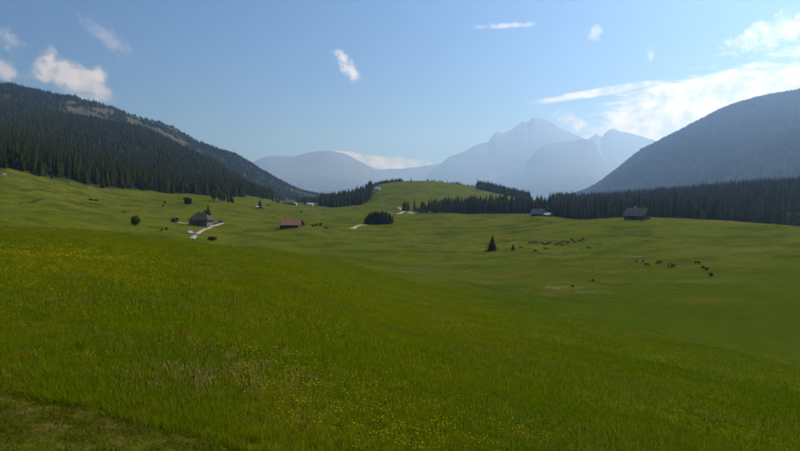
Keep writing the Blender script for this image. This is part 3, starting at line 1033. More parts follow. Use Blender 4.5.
for k, (px, py, h) in enumerate(((703, 268.4, .8), (706.5, 270.2, .8), (711, 276, .9), (593, 281, .5), (573, 287, .5))):
    p = hit(px, py); broadleaf(p, h, h * 1.1, 'low dark tussock shrub in the wet pasture', M_LEAF_DARK, 80 + k, 'tussock shrubs in the wet pasture', name='shrub', n=260, stem=.02)

# ------------------------------------------------------------------ tracks
M_TRACK = simple_mat('gravel_track', (0.33, 0.30, 0.24), (0.25, 0.22, 0.17), 0.7, 0.95, 0.1)


def track(pts, width, label, lift=.10):
    P = [Vector(p) for p in pts]
    dense = []
    for i in range(len(P) - 1):
        p0, p1, p2, p3 = P[max(i - 1, 0)], P[i], P[i + 1], P[min(i + 2, len(P) - 1)]
        n = max(4, int((p2 - p1).length / 1.5))
        for k in range(n):
            s = k / n
            q = 0.5 * ((2 * p1) + (-p0 + p2) * s + (2 * p0 - 5 * p1 + 4 * p2 - p3) * s * s + (-p0 + 3 * p1 - 3 * p2 + p3) * s ** 3)
            dense.append(Vector((q.x, q.y)))
    dense.append(Vector((P[-1].x, P[-1].y)))
    V, Fc = [], []
    nw = 5
    for i, q in enumerate(dense):
        tg = (dense[min(i + 1, len(dense) - 1)] - dense[max(i - 1, 0)]).normalized()
        nn = Vector((-tg.y, tg.x))
        ww = width * (1 + .08 * math.sin(i * .31))
        for k in range(nw):
            c = q + nn * ww * (k / (nw - 1) - .5)
            V.append((c.x, c.y, H(c.x, c.y) + lift - (.3 if k in (0, nw - 1) else 0)))
    for i in range(len(dense) - 1):
        for k in range(nw - 1):
            a = i * nw + k
            Fc.append((a, a + nw, a + nw + 1, a + 1))
    me = mesh_np('track', V, Fc, 4, M_TRACK, True)
    if me.polygons[0].normal.z < 0:
        me.flip_normals()
    return tag(link('track', me), label, 'track', kind='structure')


track([hit(192.5, 239.0, 200), hit(194.5, 236.2, 200), hit(198, 233, 200), hit(204, 229.6, 200), hit(211, 226.8, 200), hit(217, 225, 200), hit(222.5, 223.6, 200), hit(219, 222.6, 200), hit(213, 222.6, 200)], 2.7, 'pale gravel farm track bending up to the farmhouse', .25)
track([at(177, 432), at(183, 428), at(189, 425)], 2.6, 'pale yard strip between the shed and the farmhouse', .3)
track([at(352.6, 452), at(354, 470), at(358, 490), at(362, 500), at(367, 506)], 4.5, 'pale gravel track running behind the rounded copse', .3)
track([at(396, 690), at(400, 700), at(403, 730), at(401.5, 770), at(398, 800)], 5.5, 'pale track bending up the grassy hill', .4)
track([at(409.5, 718), at(412, 700), at(415.5, 690)], 5.0, 'short piece of pale track beyond the spruce trio', .4)

# ------------------------------------------------------------------ buildings
M_RUST = simple_mat('rust_red_roof', (0.30, 0.125, 0.085), (0.22, 0.095, 0.07), 1.2, .7, .2, stretch=(3, .4, 1))
M_SHINGLE = simple_mat('grey_brown_shingle', (0.135, 0.115, 0.10), (0.09, 0.078, 0.07), 2.0, .8, .2)
M_SLATE = simple_mat('grey_slate_roof', (0.16, 0.165, 0.175), (0.11, 0.115, 0.125), 2.0, .55, .4)
M_DARKROOF = simple_mat('dark_brown_roof', (0.06, 0.05, 0.045), (0.04, 0.034, 0.03), 2.0, .8, .2)
M_METAL = simple_mat('pale_sheet_roof', (0.62, 0.62, 0.62), (0.5, 0.5, 0.5), 1.0, .45, .5)
M_WOOD = simple_mat('dark_timber', (0.085, 0.058, 0.038), (0.05, 0.034, 0.024), 3.0, .85, .15, stretch=(6, 6, .5))
M_STONE = simple_mat('rubble_stone_wall', (0.20, 0.17, 0.15), (0.12, 0.10, 0.09), 3.0, .9, .1, bump=.3)
M_WHITE = simple_mat('white_render', (0.72, 0.71, 0.68), (0.62, 0.61, 0.58), 1.0, .9, .1)
M_GLASS = simple_mat('window_glass', (0.03, 0.035, 0.04), (0.02, 0.022, 0.026), 1.0, .12, .6)
M_FRAME = simple_mat('window_frame_paint', (0.5, 0.46, 0.4), (0.42, 0.38, 0.32), 2.0, .6, .3)


def box(bm, x0, x1, y0, y1, z0, z1):
    v = [bm.verts.new(c) for c in ((x0, y0, z0), (x1, y0, z0), (x1, y1, z0), (x0, y1, z0), (x0, y0, z1), (x1, y0, z1), (x1, y1, z1), (x0, y1, z1))]
    for f in ((0, 3, 2, 1), (4, 5, 6, 7), (0, 1, 5, 4), (1, 2, 6, 5), (2, 3, 7, 6), (3, 0, 4, 7)):
        bm.faces.new([v[i] for i in f])


def bm_obj(name, bm, mat, parent, bevel=0.0):
    if bevel:
        bmesh.ops.bevel(bm, geom=bm.edges[:], offset=bevel, segments=1, affect='EDGES')
    bmesh.ops.recalc_face_normals(bm, faces=bm.faces[:])
    me = bpy.data.meshes.new(name)
    bm.to_mesh(me); bm.free()
    me.materials.append(mat)
    return link(name, me, parent)


def house(name, label, p, rz, L, W, eave, ridge, wall_m, roof_m, over=.7, hip=0.0, base_h=0.0, base_m=None, windows=3, gwin=2, door=True, chimney=None, chim_m=None, cat='house', group=None, storeys=1):
    root = link(name, None, loc=p, rz=rz)
    tag(root, label, cat, group)
    hx, hy = L / 2, W / 2
    # walls: box with gable tops (or flat for a hip roof)
    bm = bmesh.new()
    z0 = base_h
    if base_h:
        b2 = bmesh.new(); box(b2, -hx - .08, hx + .08, -hy - .08, hy + .08, -1.5, base_h); bm_obj('stone_base', b2, base_m, root)
    else:
        z0 = -1.5
    pr = [(-hy, z0), (hy, z0), (hy, eave), (0, ridge - .25 if not hip else eave), (-hy, eave)]
    A_ = [bm.verts.new((-hx, y, z)) for y, z in pr]; B_ = [bm.verts.new((hx, y, z)) for y, z in pr]
    bm.faces.new(A_[::-1]); bm.faces.new(B_)
    for i in range(5):
        j = (i + 1) % 5
        bm.faces.new((A_[i], A_[j], B_[j], B_[i]))
    bm_obj('wall', bm, wall_m, root)
    # roof: thick slabs with overhang
    bm = bmesh.new()
    sl = (ridge - eave) / hy
    oy = hy + over; ze = eave - over * sl; th = .22
    ox = hx + over
    rx = ox - hip
    if hip:
        zt, zb = th, 0.0
        lo = [(-ox, -oy), (ox, -oy), (ox, oy), (-ox, oy)]
        vb = [bm.verts.new((x, y, ze)) for x, y in lo]
        vt = [bm.verts.new((x, y, ze + th)) for x, y in lo]
        r0, r1 = bm.verts.new((-rx, 0, ridge + th)), bm.verts.new((rx, 0, ridge + th))
        for i in range(4):
            j = (i + 1) % 4
            bm.faces.new((vb[i], vb[j], vt[j], vt[i]))
        bm.faces.new(vb[::-1])
        bm.faces.new((vt[0], vt[1], r1, r0)); bm.faces.new((vt[2], vt[3], r0, r1))
        bm.faces.new((vt[1], vt[2], r1)); bm.faces.new((vt[3], vt[0], r0))
    else:
        pr = [(-oy, ze), (0, ridge), (oy, ze), (oy, ze + th), (0, ridge + th), (-oy, ze + th)]
        A_ = [bm.verts.new((-ox, y, z)) for y, z in pr]; B_ = [bm.verts.new((ox, y, z)) for y, z in pr]
        for q in ((0, 1, 4, 5), (1, 2, 3, 4)):
            bm.faces.new([A_[i] for i in q]); bm.faces.new([B_[i] for i in q[::-1]])
        for i in range(6):
            j = (i + 1) % 6
            bm.faces.new((A_[i], B_[i], B_[j], A_[j]))
    roof = bm_obj('roof', bm, roof_m, root)
    if chimney:
        cx, cy = chimney
        b2 = bmesh.new()
        zc = ridge - abs(cy) * sl
        box(b2, cx - .45, cx + .45, cy - .4, cy + .4, zc - .6, ridge + 1.1)
        box(b2, cx - .58, cx + .58, cy - .53, cy + .53, ridge + 1.102, ridge + 1.28)
        bm_obj('chimney', b2, chim_m or M_STONE, roof)

    def window(x, y, z, wx, wz, axis, sgn):
        a, c = bmesh.new(), bmesh.new()
        if axis == 'y':
            e = .09 * sgn
            for (u0, u1, w0, w1) in ((-wx / 2, wx / 2, wz / 2 - .1, wz / 2), (-wx / 2, wx / 2, -wz / 2, -wz / 2 + .1), (-wx / 2, -wx / 2 + .1, -wz / 2 + .102, wz / 2 - .102), (wx / 2 - .1, wx / 2, -wz / 2 + .102, wz / 2 - .102), (-.04, .04, -wz / 2 + .102, wz / 2 - .102)):
                box(a, x + u0, x + u1, min(y, y + e), max(y, y + e), z + w0, z + w1)
            box(c, x - wx / 2 + .02, x + wx / 2 - .02, min(y - e * .3, y + e * .4), max(y - e * .3, y + e * .4), z - wz / 2 + .02, z + wz / 2 - .02)
        else:
            e = .09 * sgn
            for (u0, u1, w0, w1) in ((-wx / 2, wx / 2, wz / 2 - .1, wz / 2), (-wx / 2, wx / 2, -wz / 2, -wz / 2 + .1), (-wx / 2, -wx / 2 + .1, -wz / 2 + .102, wz / 2 - .102), (wx / 2 - .1, wx / 2, -wz / 2 + .102, wz / 2 - .102), (-.04, .04, -wz / 2 + .102, wz / 2 - .102)):
                box(a, min(x, x + e), max(x, x + e), y + u0, y + u1, z + w0, z + w1)
            box(c, min(x - e * .3, x + e * .4), max(x - e * .3, x + e * .4), y - wx / 2 + .02, y + wx / 2 - .02, z - wz / 2 + .02, z + wz / 2 - .02)
        fr = bm_obj('window', a, M_FRAME, root)
        bm_obj('pane', c, M_GLASS, fr)
    off = .08 if base_h else 0
    for s_ in range(storeys):
        zz = (eave / storeys) * (s_ + .55)
        yy = -hy - (off if zz < base_h else 0)
        for k in range(windows):
            x = -hx + L * (k + .5) / windows
            if s_ == 0 and door and k == windows // 2:
                continue
            window(x, yy, zz, 1.0, min(1.2, eave / storeys * .45), 'y', -1)
        for k in range(gwin):
            y = -hy + W * (k + .5) / gwin
            for sg in (-1, 1):
                window(sg * (hx + (off if zz < base_h else 0)), y, zz, 1.0, min(1.2, eave / storeys * .45), 'x', sg)
    if not hip and gwin and ridge - eave > 2.2:
        window(hx, 0, eave + (ridge - eave) * .35, 1.0, 1.0, 'x', 1)
    if door:
        b2 = bmesh.new()
        x = -hx + L * (windows // 2 + .5) / windows if windows else 0
        dh = min(2.1, eave - .35)
        box(b2, x - .6, x + .6, -hy - .14 - off, -hy + .05, -.6, dh)
        dr = bm_obj('door', b2, M_WOOD if wall_m is not M_WOOD else M_DARKROOF, root)
        b2 = bmesh.new(); box(b2, x + .4, x + .5, -hy - .22 - off, -hy - .142 - off, .95, 1.05); bm_obj('handle', b2, M_FRAME, dr)
    return root


house('farmhouse', 'dark hip-roofed farmhouse at the end of the bending farm track', at(201, 420), R(-8), 11.8, 9.0, 3.9, 7.0, M_STONE, M_DARKROOF, over=1.0, hip=3.2, windows=5, gwin=3, chimney=(1.5, .6), storeys=2, base_h=1.6, base_m=M_STONE)
house('shed', 'small brown shed beside the pale yard strip', at(174.5, 432), R(-30), 3.6, 2.8, 2.0, 3.0, M_WOOD, M_SHINGLE, over=.3, windows=1, gwin=0, cat='shed')
house('barn', 'long low barn with a rust-red roof in the valley meadow', at(291.8, 420), R(-11), 12.6, 11.0, 1.9, 5.2, M_WOOD, M_RUST, over=.8, windows=3, gwin=2, cat='barn')
house('chalet', 'brown timber chalet with a bright chimney before the spruce forest', at(637.5, 452), R(-44), 13.0, 11.5, 3.0, 7.6, M_WOOD, M_SHINGLE, over=1.1, windows=3, gwin=3, chimney=(-1.0, -1.2), chim_m=M_METAL, base_h=1.0, base_m=M_STONE, cat='chalet')
house('house', 'grey slate-roofed house on the meadow crest before the spruce belt', at(538.5, 532), R(-38), 9.5, 9.0, 2.4, 6.2, M_WOOD, M_SLATE, over=.8, windows=3, gwin=2, chimney=(1.0, .5))
house('shed', 'low annex shed with a pale sheet roof beside the slate-roofed house', at(547.5, 530), R(-38), 5.5, 5.0, 1.6, 3.2, M_WOOD, M_METAL, over=.4, windows=1, gwin=1, cat='shed')
house('barn', 'long dark barn far along the valley pasture', at(289, 985), R(-6), 19.0, 10.0, 2.2, 4.2, M_WOOD, M_DARKROOF, over=.8, windows=4, gwin=2, cat='barn')
house('shed', 'small white shed at the end of the long dark barn', at(295.5, 975), R(-6), 4.0, 4.0, 3.2, 4.4, M_WHITE, M_METAL, over=.3, windows=1, gwin=1, cat='shed')
house('house', 'small white house with a pale roof far along the valley', at(310.5, 1000), R(-15), 9.0, 7.0, 2.6, 4.8, M_WHITE, M_METAL, over=.6, windows=3, gwin=2)
house('house', 'white house high on the shoulder of the grassy hill', at(378, 1105), R(-25), 8.5, 7.0, 3.0, 5.6, M_WHITE, M_METAL, over=.6, windows=3, gwin=2)
house('shed', 'tiny hut by the lone full spruce on the far pasture', at(257.3, 690), R(10), 3.0, 2.4, 1.7, 2.4, M_STONE, M_METAL, over=.3, windows=1, gwin=0, cat='shed')

# ------------------------------------------------------------------ parked cars
M_TYRE = simple_mat('tyre_rubber', (0.02, 0.02, 0.02), (0.03, 0.03, 0.03), 4, .9, .2)
M_RIM = simple_mat('wheel_rim', (0.5, 0.5, 0.5), (0.4, 0.4, 0.4), 4, .35, .5, metallic=.8)
M_LAMP = simple_mat('headlight_glass', (0.7, 0.7, 0.68), (0.6, 0.6, 0.58), 4, .15, .6)


def car(p, rz, paint, label, group=None):
    root = link('parked_car', None, loc=p, rz=rz)
    tag(root, label, 'car', group)
    prof = [(-2.1, .35), (-2.12, .75), (-1.95, .95), (-1.55, 1.02), (-1.15, 1.42), (.35, 1.46), (1.05, 1.0), (1.9, .85), (2.1, .65), (2.08, .35)]
    bm = bmesh.new()
    rows = []
    for y, k in ((-.82, 1.0), (-.70, 1.02), (.70, 1.02), (.82, 1.0)):
        rows.append([bm.verts.new((x, y * (.84 if z > 1.1 else 1), z if abs(y) < .8 else min(z, 1.41))) for x, z in prof])
    for a, c in zip(rows[:-1], rows[1:]):
        for i in range(len(prof) - 1):
            bm.faces.new((a[i], a[i + 1], c[i + 1], c[i]))
        bm.faces.new((a[-1], a[0], c[0], c[-1]))
    bm.faces.new(rows[0][::-1]); bm.faces.new(rows[-1])
    body = bm_obj('body', bm, paint, root)
    for s in (-1, 1):
        b2 = bmesh.new()
        pr = [(-1.3, 1.04), (-1.02, 1.36), (.3, 1.39), (.88, 1.02)]
        a = [b2.verts.new((x, s * (.835 if z < 1.1 else .71), z)) for x, z in pr]; c = [b2.verts.new((x, s * (.80 if z < 1.1 else .66), z)) for x, z in pr]
        b2.faces.new(a); b2.faces.new(c[::-1])
        for i in range(4):
            b2.faces.new((a[i], a[(i + 1) % 4], c[(i + 1) % 4], c[i]))
        bm_obj('side_window', b2, M_GLASS, root)
        b2 = bmesh.new(); box(b2, 2.03, 2.12, s * .62 - .14, s * .62 + .14, .62, .76); bm_obj('headlight', b2, M_LAMP, root)
        for x in (-1.3, 1.3):
            b2 = bmesh.new()
            bmesh.ops.create_cone(b2, cap_ends=True, segments=16, radius1=.32, radius2=.32, depth=.2, matrix=Matrix.Translation((x, s * .76, .32)) @ Matrix.Rotation(math.pi / 2, 4, 'X'))
            wh = bm_obj('wheel', b2, M_TYRE, root)
            b2 = bmesh.new()
            bmesh.ops.create_cone(b2, cap_ends=True, segments=12, radius1=.2, radius2=.17, depth=.03, matrix=Matrix.Translation((x, s * .872, .32)) @ Matrix.Rotation(math.pi / 2, 4, 'X'))
            bm_obj('rim', b2, M_RIM, wh)
    for (x0, z0, x1, z1, nm) in ((1.0, 1.03, .42, 1.43, 'windscreen'), (-1.5, 1.06, -1.18, 1.39, 'rear_window')):
        b2 = bmesh.new()
        sg = 1 if x0 > 0 else -1
        vs = [b2.verts.new(q) for q in ((x0 + .03 * sg, -.62, z0), (x0 + .03 * sg, .62, z0), (x1 + .03 * sg, .56, z1), (x1 + .03 * sg, -.56, z1))]
        vs2 = [b2.verts.new((v.co.x - .05 * sg, v.co.y, v.co.z - .03)) for v in vs]
        b2.faces.new(vs); b2.faces.new(vs2[::-1])
        for i in range(4):
            b2.faces.new((vs[i], vs[(i + 1) % 4], vs2[(i + 1) % 4], vs2[i]))
        bm_obj(nm, b2, M_GLASS, root)
    return root


def paint(nm, c):
    return simple_mat(nm, c, tuple(x * .92 for x in c), 1.0, .35, .5)


for px, d, rz, c, lab in ((191.6, 362, 60, (.32, .05, .04), 'red car parked at the lower end of the farm track'),
                          (189.2, 358, 75, (.75, .75, .75), 'white car parked on the grass beside the red car'),
                          (194.6, 349, 20, (.7, .7, .68), 'white car parked across the foot of the farm track'),
                          (214.5, 436, 10, (.72, .72, .72), 'white car parked beside the farmhouse gable'),
                          (217.6, 440, 15, (.33, .06, .05), 'red car parked at the top of the farm track'),
                          (220.4, 446, 5, (.05, .05, .06), 'black car parked at the top of the farm track')):
    p = at(px, d); p.z += .27 if px == 194.6 or px > 213 else .02
    car(p, R(rz), paint('car_paint', c), lab)

# ------------------------------------------------------------------ cows
def skin_mesh(name, nodes, edges, mat, levels=1):
    me = bpy.data.meshes.new(name + '_cage')
    me.from_pydata([n[0] for n in nodes], edges, [])
    o = bpy.data.objects.new(name + '_cage', me)
    col.objects.link(o)
    o.modifiers.new('skin', 'SKIN')
    for i, n in enumerate(nodes):
        sv = me.skin_vertices[0].data[i]
        sv.radius = n[1] if isinstance(n[1], tuple) else (n[1], n[1])
        sv.use_root = i == 0
    ss = o.modifiers.new('sub', 'SUBSURF'); ss.levels = levels; ss.render_levels = levels
    dg = bpy.context.evaluated_depsgraph_get(); dg.update()
    out = bpy.data.meshes.new_from_object(o.evaluated_get(dg))
    out.name = name
    out.materials.clear(); out.materials.append(mat)
    for p_ in out.polygons:
        p_.use_smooth = True
    bpy.data.objects.remove(o)
    return out


def cow_mesh(mat, graze):
    N_ = [((0, 0, 1.02), (.33, .36)),                                   # barrel (root)
          ((-.45, 0, 1.05), (.31, .33)), ((-.80, 0, 1.10), (.25, .27)), ((-1.0, 0, 1.12), (.13, .15)),
          ((.45, 0, 1.03), (.27, .35)), ((.75, 0, 1.10), (.20, .27))]
    E_ = [(0, 1), (1, 2), (2, 3), (0, 4), (4, 5)]
    if graze:
        N_ += [((1.02, 0, .84), (.13, .19)), ((1.22, 0, .50), (.11, .13)), ((1.34, 0, .26), (.11, .11)), ((1.42, 0, .08), (.075, .075))]
    else:
        N_ += [((1.02, 0, 1.30), (.13, .18)), ((1.22, 0, 1.48), (.12, .13)), ((1.42, 0, 1.40), (.11, .11)), ((1.66, 0, 1.26), (.075, .075))]
    E_ += [(5, 6), (6, 7), (7, 8), (8, 9)]
    hx, hz = (1.20, .56) if graze else (1.20, 1.56)
    for s in (-1, 1):
        b0 = len(N_)
        # ear and horn
        N_.append(((hx, s * .24, hz), .035)); E_.append((7, b0))
        N_.append(((hx - .06, s * .15, hz + .2), .02)); E_.append((7, b0 + 1))
        b0 = len(N_)
        # fore leg
        N_ += [((.62, s * .20, .72), (.12, .13)), ((.66, s * .20, .42), (.065, .07)), ((.64, s * .20, .12), (.05, .05)), ((.68, s * .20, .02), (.065, .06))]
        E_ += [(4, b0), (b0, b0 + 1), (b0 + 1, b0 + 2), (b0 + 2, b0 + 3)]
        b0 = len(N_)
        # hind leg: stifle forward, hock back
        N_ += [((-.62, s * .22, .78), (.15, .17)), ((-.82, s * .22, .50), (.07, .08)), ((-.78, s * .22, .14), (.05, .05)), ((-.74, s * .22, .02), (.065, .06))]
        E_ += [(2, b0), (b0, b0 + 1), (b0 + 1, b0 + 2), (b0 + 2, b0 + 3)]
    b0 = len(N_)
    N_ += [((-1.10, 0, 1.02), .04), ((-1.13, 0, .60), .03), ((-1.12, 0, .42), .05), ((-.35, 0, .68), .13)]
    E_ += [(3, b0), (b0, b0 + 1), (b0 + 1, b0 + 2), (1, b0 + 3)]
    return skin_mesh('cow', N_, E_, mat)


def pied(nm, a, b_, lo, hi):
    m, t, out = new_mat(nm)
    s = t.n('ShaderNodeBsdfPrincipled'); s.inputs['Roughness'].default_value = .8; s.inputs['Specular IOR Level'].default_value = .15
    tcn = t.n('ShaderNodeTexCoord').outputs['Object']
    t.set(s, 'Base Color', t.mix(t.smooth(t.noise(tcn, 1.6, 2, .5), lo, hi), a, b_))
    t.t.links.new(s.outputs[0], out.inputs[0])
    return m


COAT = {'dark': pied('dark_brown_coat', (.05, .033, .024), (.075, .048, .032), .4, .6),
        'pied': pied('brown_and_white_coat', (.045, .028, .02), (.60, .57, .50), .56, .60),
        'pale': pied('white_coat', (.60, .57, .50), (.08, .055, .04), .54, .58)}
COWS = {(k, g): cow_mesh(m, g) for k, m in COAT.items() for g in (0, 1)}
WORD = {'dark': 'dark brown', 'pied': 'brown and white', 'pale': 'mostly white'}
HERD = [(520.7, 248.8, 'dark', 1), (529.5, 244, 'dark', 1), (533, 243.8, 'dark', 0), (536.4, 243.6, 'dark', 1), (537, 250.4, 'pale', 1), (535, 252.6, 'dark', 1), (546, 250.2, 'dark', 0),
        (541.5, 244.2, 'dark', 1), (543.9, 245.4, 'dark', 1), (547, 245.3, 'pied', 0), (549, 244.2, 'dark', 0), (555.6, 245.6, 'dark', 1), (558.4, 244.1, 'dark', 1), (560.3, 244.0, 'pied', 1), (562, 242.9, 'dark', 0),
        (561.6, 246.2, 'dark', 1), (566.3, 242.9, 'dark', 1), (567.7, 243.4, 'pied', 0), (571.4, 240.7, 'dark', 1), (573.7, 241.8, 'pied', 1), (574.6, 243.9, 'dark', 0), (579.4, 242.2, 'pied', 0), (580.8, 241.8, 'dark', 0),
        (582.7, 240.4, 'dark', 1), (575.8, 251.8, 'pale', 1), (588.8, 249.3, 'dark', 1)]
HERD2 = [(636.7, 262.9, 'dark', 0), (643, 263.0, 'dark', 0), (646.9, 266.3, 'pied', 0), (659.8, 263.6, 'dark', 1), (672, 267.2, 'dark', 0), (670.8, 268.4, 'pied', 1), (697, 264.6, 'dark', 1), (658, 264.4, 'dark', 1)]
for herd, place, grp in ((HERD, 'the dense herd past the young spruce', 'cows of the dense herd'), (HERD2, 'the loose group on the open pasture', 'cows of the loose group')):
    for px, py, k, g in herd:
        p = hit(px, py, 120)
        side = random.choice((0, 180)) + random.uniform(-38, 38)
        if herd is HERD2 and px < 645:
            side = 80 + random.uniform(-20, 20)
        o = link('cow', COWS[(k, g)], loc=(p.x, p.y, p.z + .01), rz=R(side))
        o.scale = (.88,) * 3
        tag(o, '%s cow %s in %s' % (WORD[k], 'grazing' if g else 'standing head up', place), 'cow', grp + ', ' + WORD[k] + (' grazing' if g else ' standing'))

# ------------------------------------------------------------------ rocks
def rock_mesh(seed):
    bm = bmesh.new()
    bmesh.ops.create_icosphere(bm, subdivisions=2, radius=1.0)
    r = np.random.default_rng(seed)
    off = r.uniform(0, 50, 3)
    for v in bm.verts:
        c = v.co
        n = float(fbm(np.array([c.x * 1.4 + off[0]]), np.array([c.y * 1.4 + c.z * 1.9 + off[1]]), seed, 3)[0])
        v.co = c * (1 + .45 * n)
        v.co.z *= .62
    me = bpy.data.meshes.new('boulder')
    bm.to_mesh(me); bm.free()
    me.materials.append(M_BOULDER)
    return me


M_BOULDER = simple_mat('pale_limestone', (0.24, 0.225, 0.19), (0.15, 0.145, 0.12), 2.0, .95, .1)
ROCKS = [rock_mesh(k) for k in (1, 2, 3)]
for k, (px, d, s) in enumerate(((3, 612, 2.6), (6, 618, 1.8), (1, 600, 1.4), (20, 575, 1.2), (23, 570, 1.5), (27, 566, 1.0), (107, 668, 2.2), (30, 560, .9))):
    p = at(px, d); p.z -= .2
    o = link('boulder', ROCKS[k % 3], loc=p, rz=k * 1.7, scale=s)
    tag(o, 'pale boulder on the slope under the mountain forest', 'boulder', 'pale boulders under the forest')

# ------------------------------------------------------------------ grass
def grass_mat(name, c1, c2, c3, c4, trans=.4, lush=None):
    """blade colour varies per clump and, in patches, over the meadow"""
    m, t, out = new_mat(name)
    oi = t.n('ShaderNodeObjectInfo').outputs['Random']
    P = t.n('ShaderNodeNewGeometry').outputs['Position']
    c = t.mix(oi, c1, c2)
    c = t.mix(t.math('MULTIPLY', t.smooth(t.noise(P, .35, 4, .6), .42, .68), .75), c, c3)
    c = t.mix(t.math('MULTIPLY', t.smooth(t.noise(P, 1.4, 3, .6), .52, .72), .6), c, c4)
    c = t.mix(t.math('MULTIPLY', t.smooth(t.noise(P, .05, 3, .6), .42, .62), .5), c, c3)
    if lush:
        sx = t.n('ShaderNodeSeparateXYZ'); t.t.links.new(P, sx.inputs[0])
        lf = t.smooth(t.math('ADD', sx.outputs[0], t.math('MULTIPLY', t.math('SUBTRACT', t.noise(P, .09, 4, .6), .5), 46.0)), -4.0, 34.0)
        c = t.mix(t.math('MULTIPLY', lf, .8), c, lush)
    d = t.n('ShaderNodeBsdfDiffuse'); t.t.links.new(c, d.inputs['Color'])
    tr = t.n('ShaderNodeBsdfTranslucent'); t.t.links.new(c, tr.inputs['Color'])
    mx = t.n('ShaderNodeMixShader'); mx.inputs[0].default_value = trans
    t.t.links.new(d.outputs[0], mx.inputs[1]); t.t.links.new(tr.outputs[0], mx.inputs[2])
    t.t.links.new(mx.outputs[0], out.inputs[0])
    return m


M_GRASS = grass_mat('meadow_grass', (0.122, 0.185, 0.002), (0.162, 0.212, 0.003), (0.205, 0.220, 0.004), (0.200, 0.170, 0.010), .5, (0.095, 0.165, 0.003))
M_SHORT = grass_mat('short_turf', (0.085, 0.105, 0.004), (0.105, 0.118, 0.006), (0.125, 0.118, 0.009), (0.145, 0.115, 0.018))
M_STRAW = foliage_mat('dry_stalks', (0.42, 0.36, 0.10), (0.34, 0.28, 0.08), .55)
M_SORREL = foliage_mat('sorrel_heads', (0.25, 0.14, 0.02), (0.21, 0.15, 0.02), .6)
M_YELLOW = foliage_mat('buttercup_petals', (0.70, 0.52, 0.02), (0.62, 0.44, 0.02), .45)
M_CREAM = simple_mat('cream_petals', (0.55, 0.53, 0.42), (0.45, 0.44, 0.34), 5, .7, .2)


def blade(V, Fc, bx, by, a, lean, h, wdt, segs=2):
    ca, sa = math.cos(a), math.sin(a)
    px_, py_ = -sa, ca
    b0 = len(V)
    for k in range(segs):
        f = k / segs
        off = lean * f * f * h
        ww = wdt * (1 - .45 * f)
        z = h * f * (1 - .25 * lean * f)
        V.append((bx + ca * off - px_ * ww, by + sa * off - py_ * ww, z)); V.append((bx + ca * off + px_ * ww, by + sa * off + py_ * ww, z))
    V.append((bx + ca * lean * h, by + sa * lean * h, h * (1 - .25 * lean)))
    for k in range(segs - 1):
        q = b0 + 2 * k
        Fc.append((q, q + 1, q + 3)); Fc.append((q, q + 3, q + 2))
    q = b0 + 2 * (segs - 1)
    Fc.append((q, q + 1, q + 2))


def clump(seed, n, rad, h0, h1, wdt, mat, lean=(.15, .9), segs=2):
    r = random.Random(seed)
    V, Fc = [], []
    for k in range(n):
        a = r.uniform(0, 6.28); q = rad * math.sqrt(r.random())
        blade(V, Fc, math.cos(a) * q, math.sin(a) * q, r.uniform(0, 6.28), r.uniform(*lean), r.uniform(h0, h1), wdt * r.uniform(.7, 1.3), segs)
    return mesh_np('grass_clump', V, Fc, 3, mat)


def heads(seed, n, rad, h0, h1, size, mat, stem_mat, petals=5, tall=1.0):
    """flower stems with small open heads"""
    r = random.Random(seed)
    V, Fc, mi = [], [], []
    for k in range(n):
        a = r.uniform(0, 6.28); q = rad * math.sqrt(r.random())
        bx, by, h = math.cos(a) * q, math.sin(a) * q, r.uniform(h0, h1)
        n0 = len(Fc)
        blade(V, Fc, bx, by, a, .12, h, .0025, 1)
        mi += [1] * (len(Fc) - n0)
        tx, ty = bx + math.cos(a) * .12 * h, by + math.sin(a) * .12 * h
        tilt = r.uniform(-.5, .5), r.uniform(-.5, .5)
        c0 = len(V); V.append((tx, ty, h * .97))
        for i in range(petals * 2):
            b_ = 6.283 * i / (petals * 2)
            s = size * (1.0 if i % 2 == 0 else .72) * r.uniform(.85, 1.1)
            x, y = math.cos(b_) * s, math.sin(b_) * s
            V.append((tx + x, ty + y, h * .97 + size * .45 * tall + x * tilt[0] + y * tilt[1]))
        for i in range(petals * 2):
            Fc.append((c0, c0 + 1 + i, c0 + 1 + (i + 1) % (petals * 2))); mi.append(0)
    me = mesh_np('flower_clump', V, Fc, 3, mat)
    me.materials.append(stem_mat)
    me.polygons.foreach_set('material_index', np.array(mi, np.int32))
    return me


def plume(seed, n, rad, h0, h1, mat, w_=.004):
    """stalks ending in a narrow seed head"""
    r = random.Random(seed)
    V, Fc = [], []
    for k in range(n):
        a = r.uniform(0, 6.28); q = rad * math.sqrt(r.random())
        bx, by, h, ln = math.cos(a) * q, math.sin(a) * q, r.uniform(h0, h1), r.uniform(.05, .35)
        d = r.uniform(0, 6.28)
        blade(V, Fc, bx, by, d, ln, h, w_ * .5, 2)
        tx, ty, tz = bx + math.cos(d) * ln * h, by + math.sin(d) * ln * h, h * (1 - .25 * ln)
        for m_ in range(3):
            aa = d + m_ * 1.05
            b0 = len(V)
            wv = w_ * 2.2
            V.extend([(tx, ty, tz + .02), (tx + math.cos(aa) * wv, ty + math.sin(aa) * wv, tz - h * .10), (tx - math.cos(d) * ln * h * .3, ty - math.sin(d) * ln * h * .3, tz - h * .2), (tx - math.cos(aa) * wv, ty - math.sin(aa) * wv, tz - h * .10)])
            Fc.extend([(b0, b0 + 1, b0 + 2), (b0, b0 + 2, b0 + 3)])
    return mesh_np('stalk_clump', V, Fc, 3, mat)


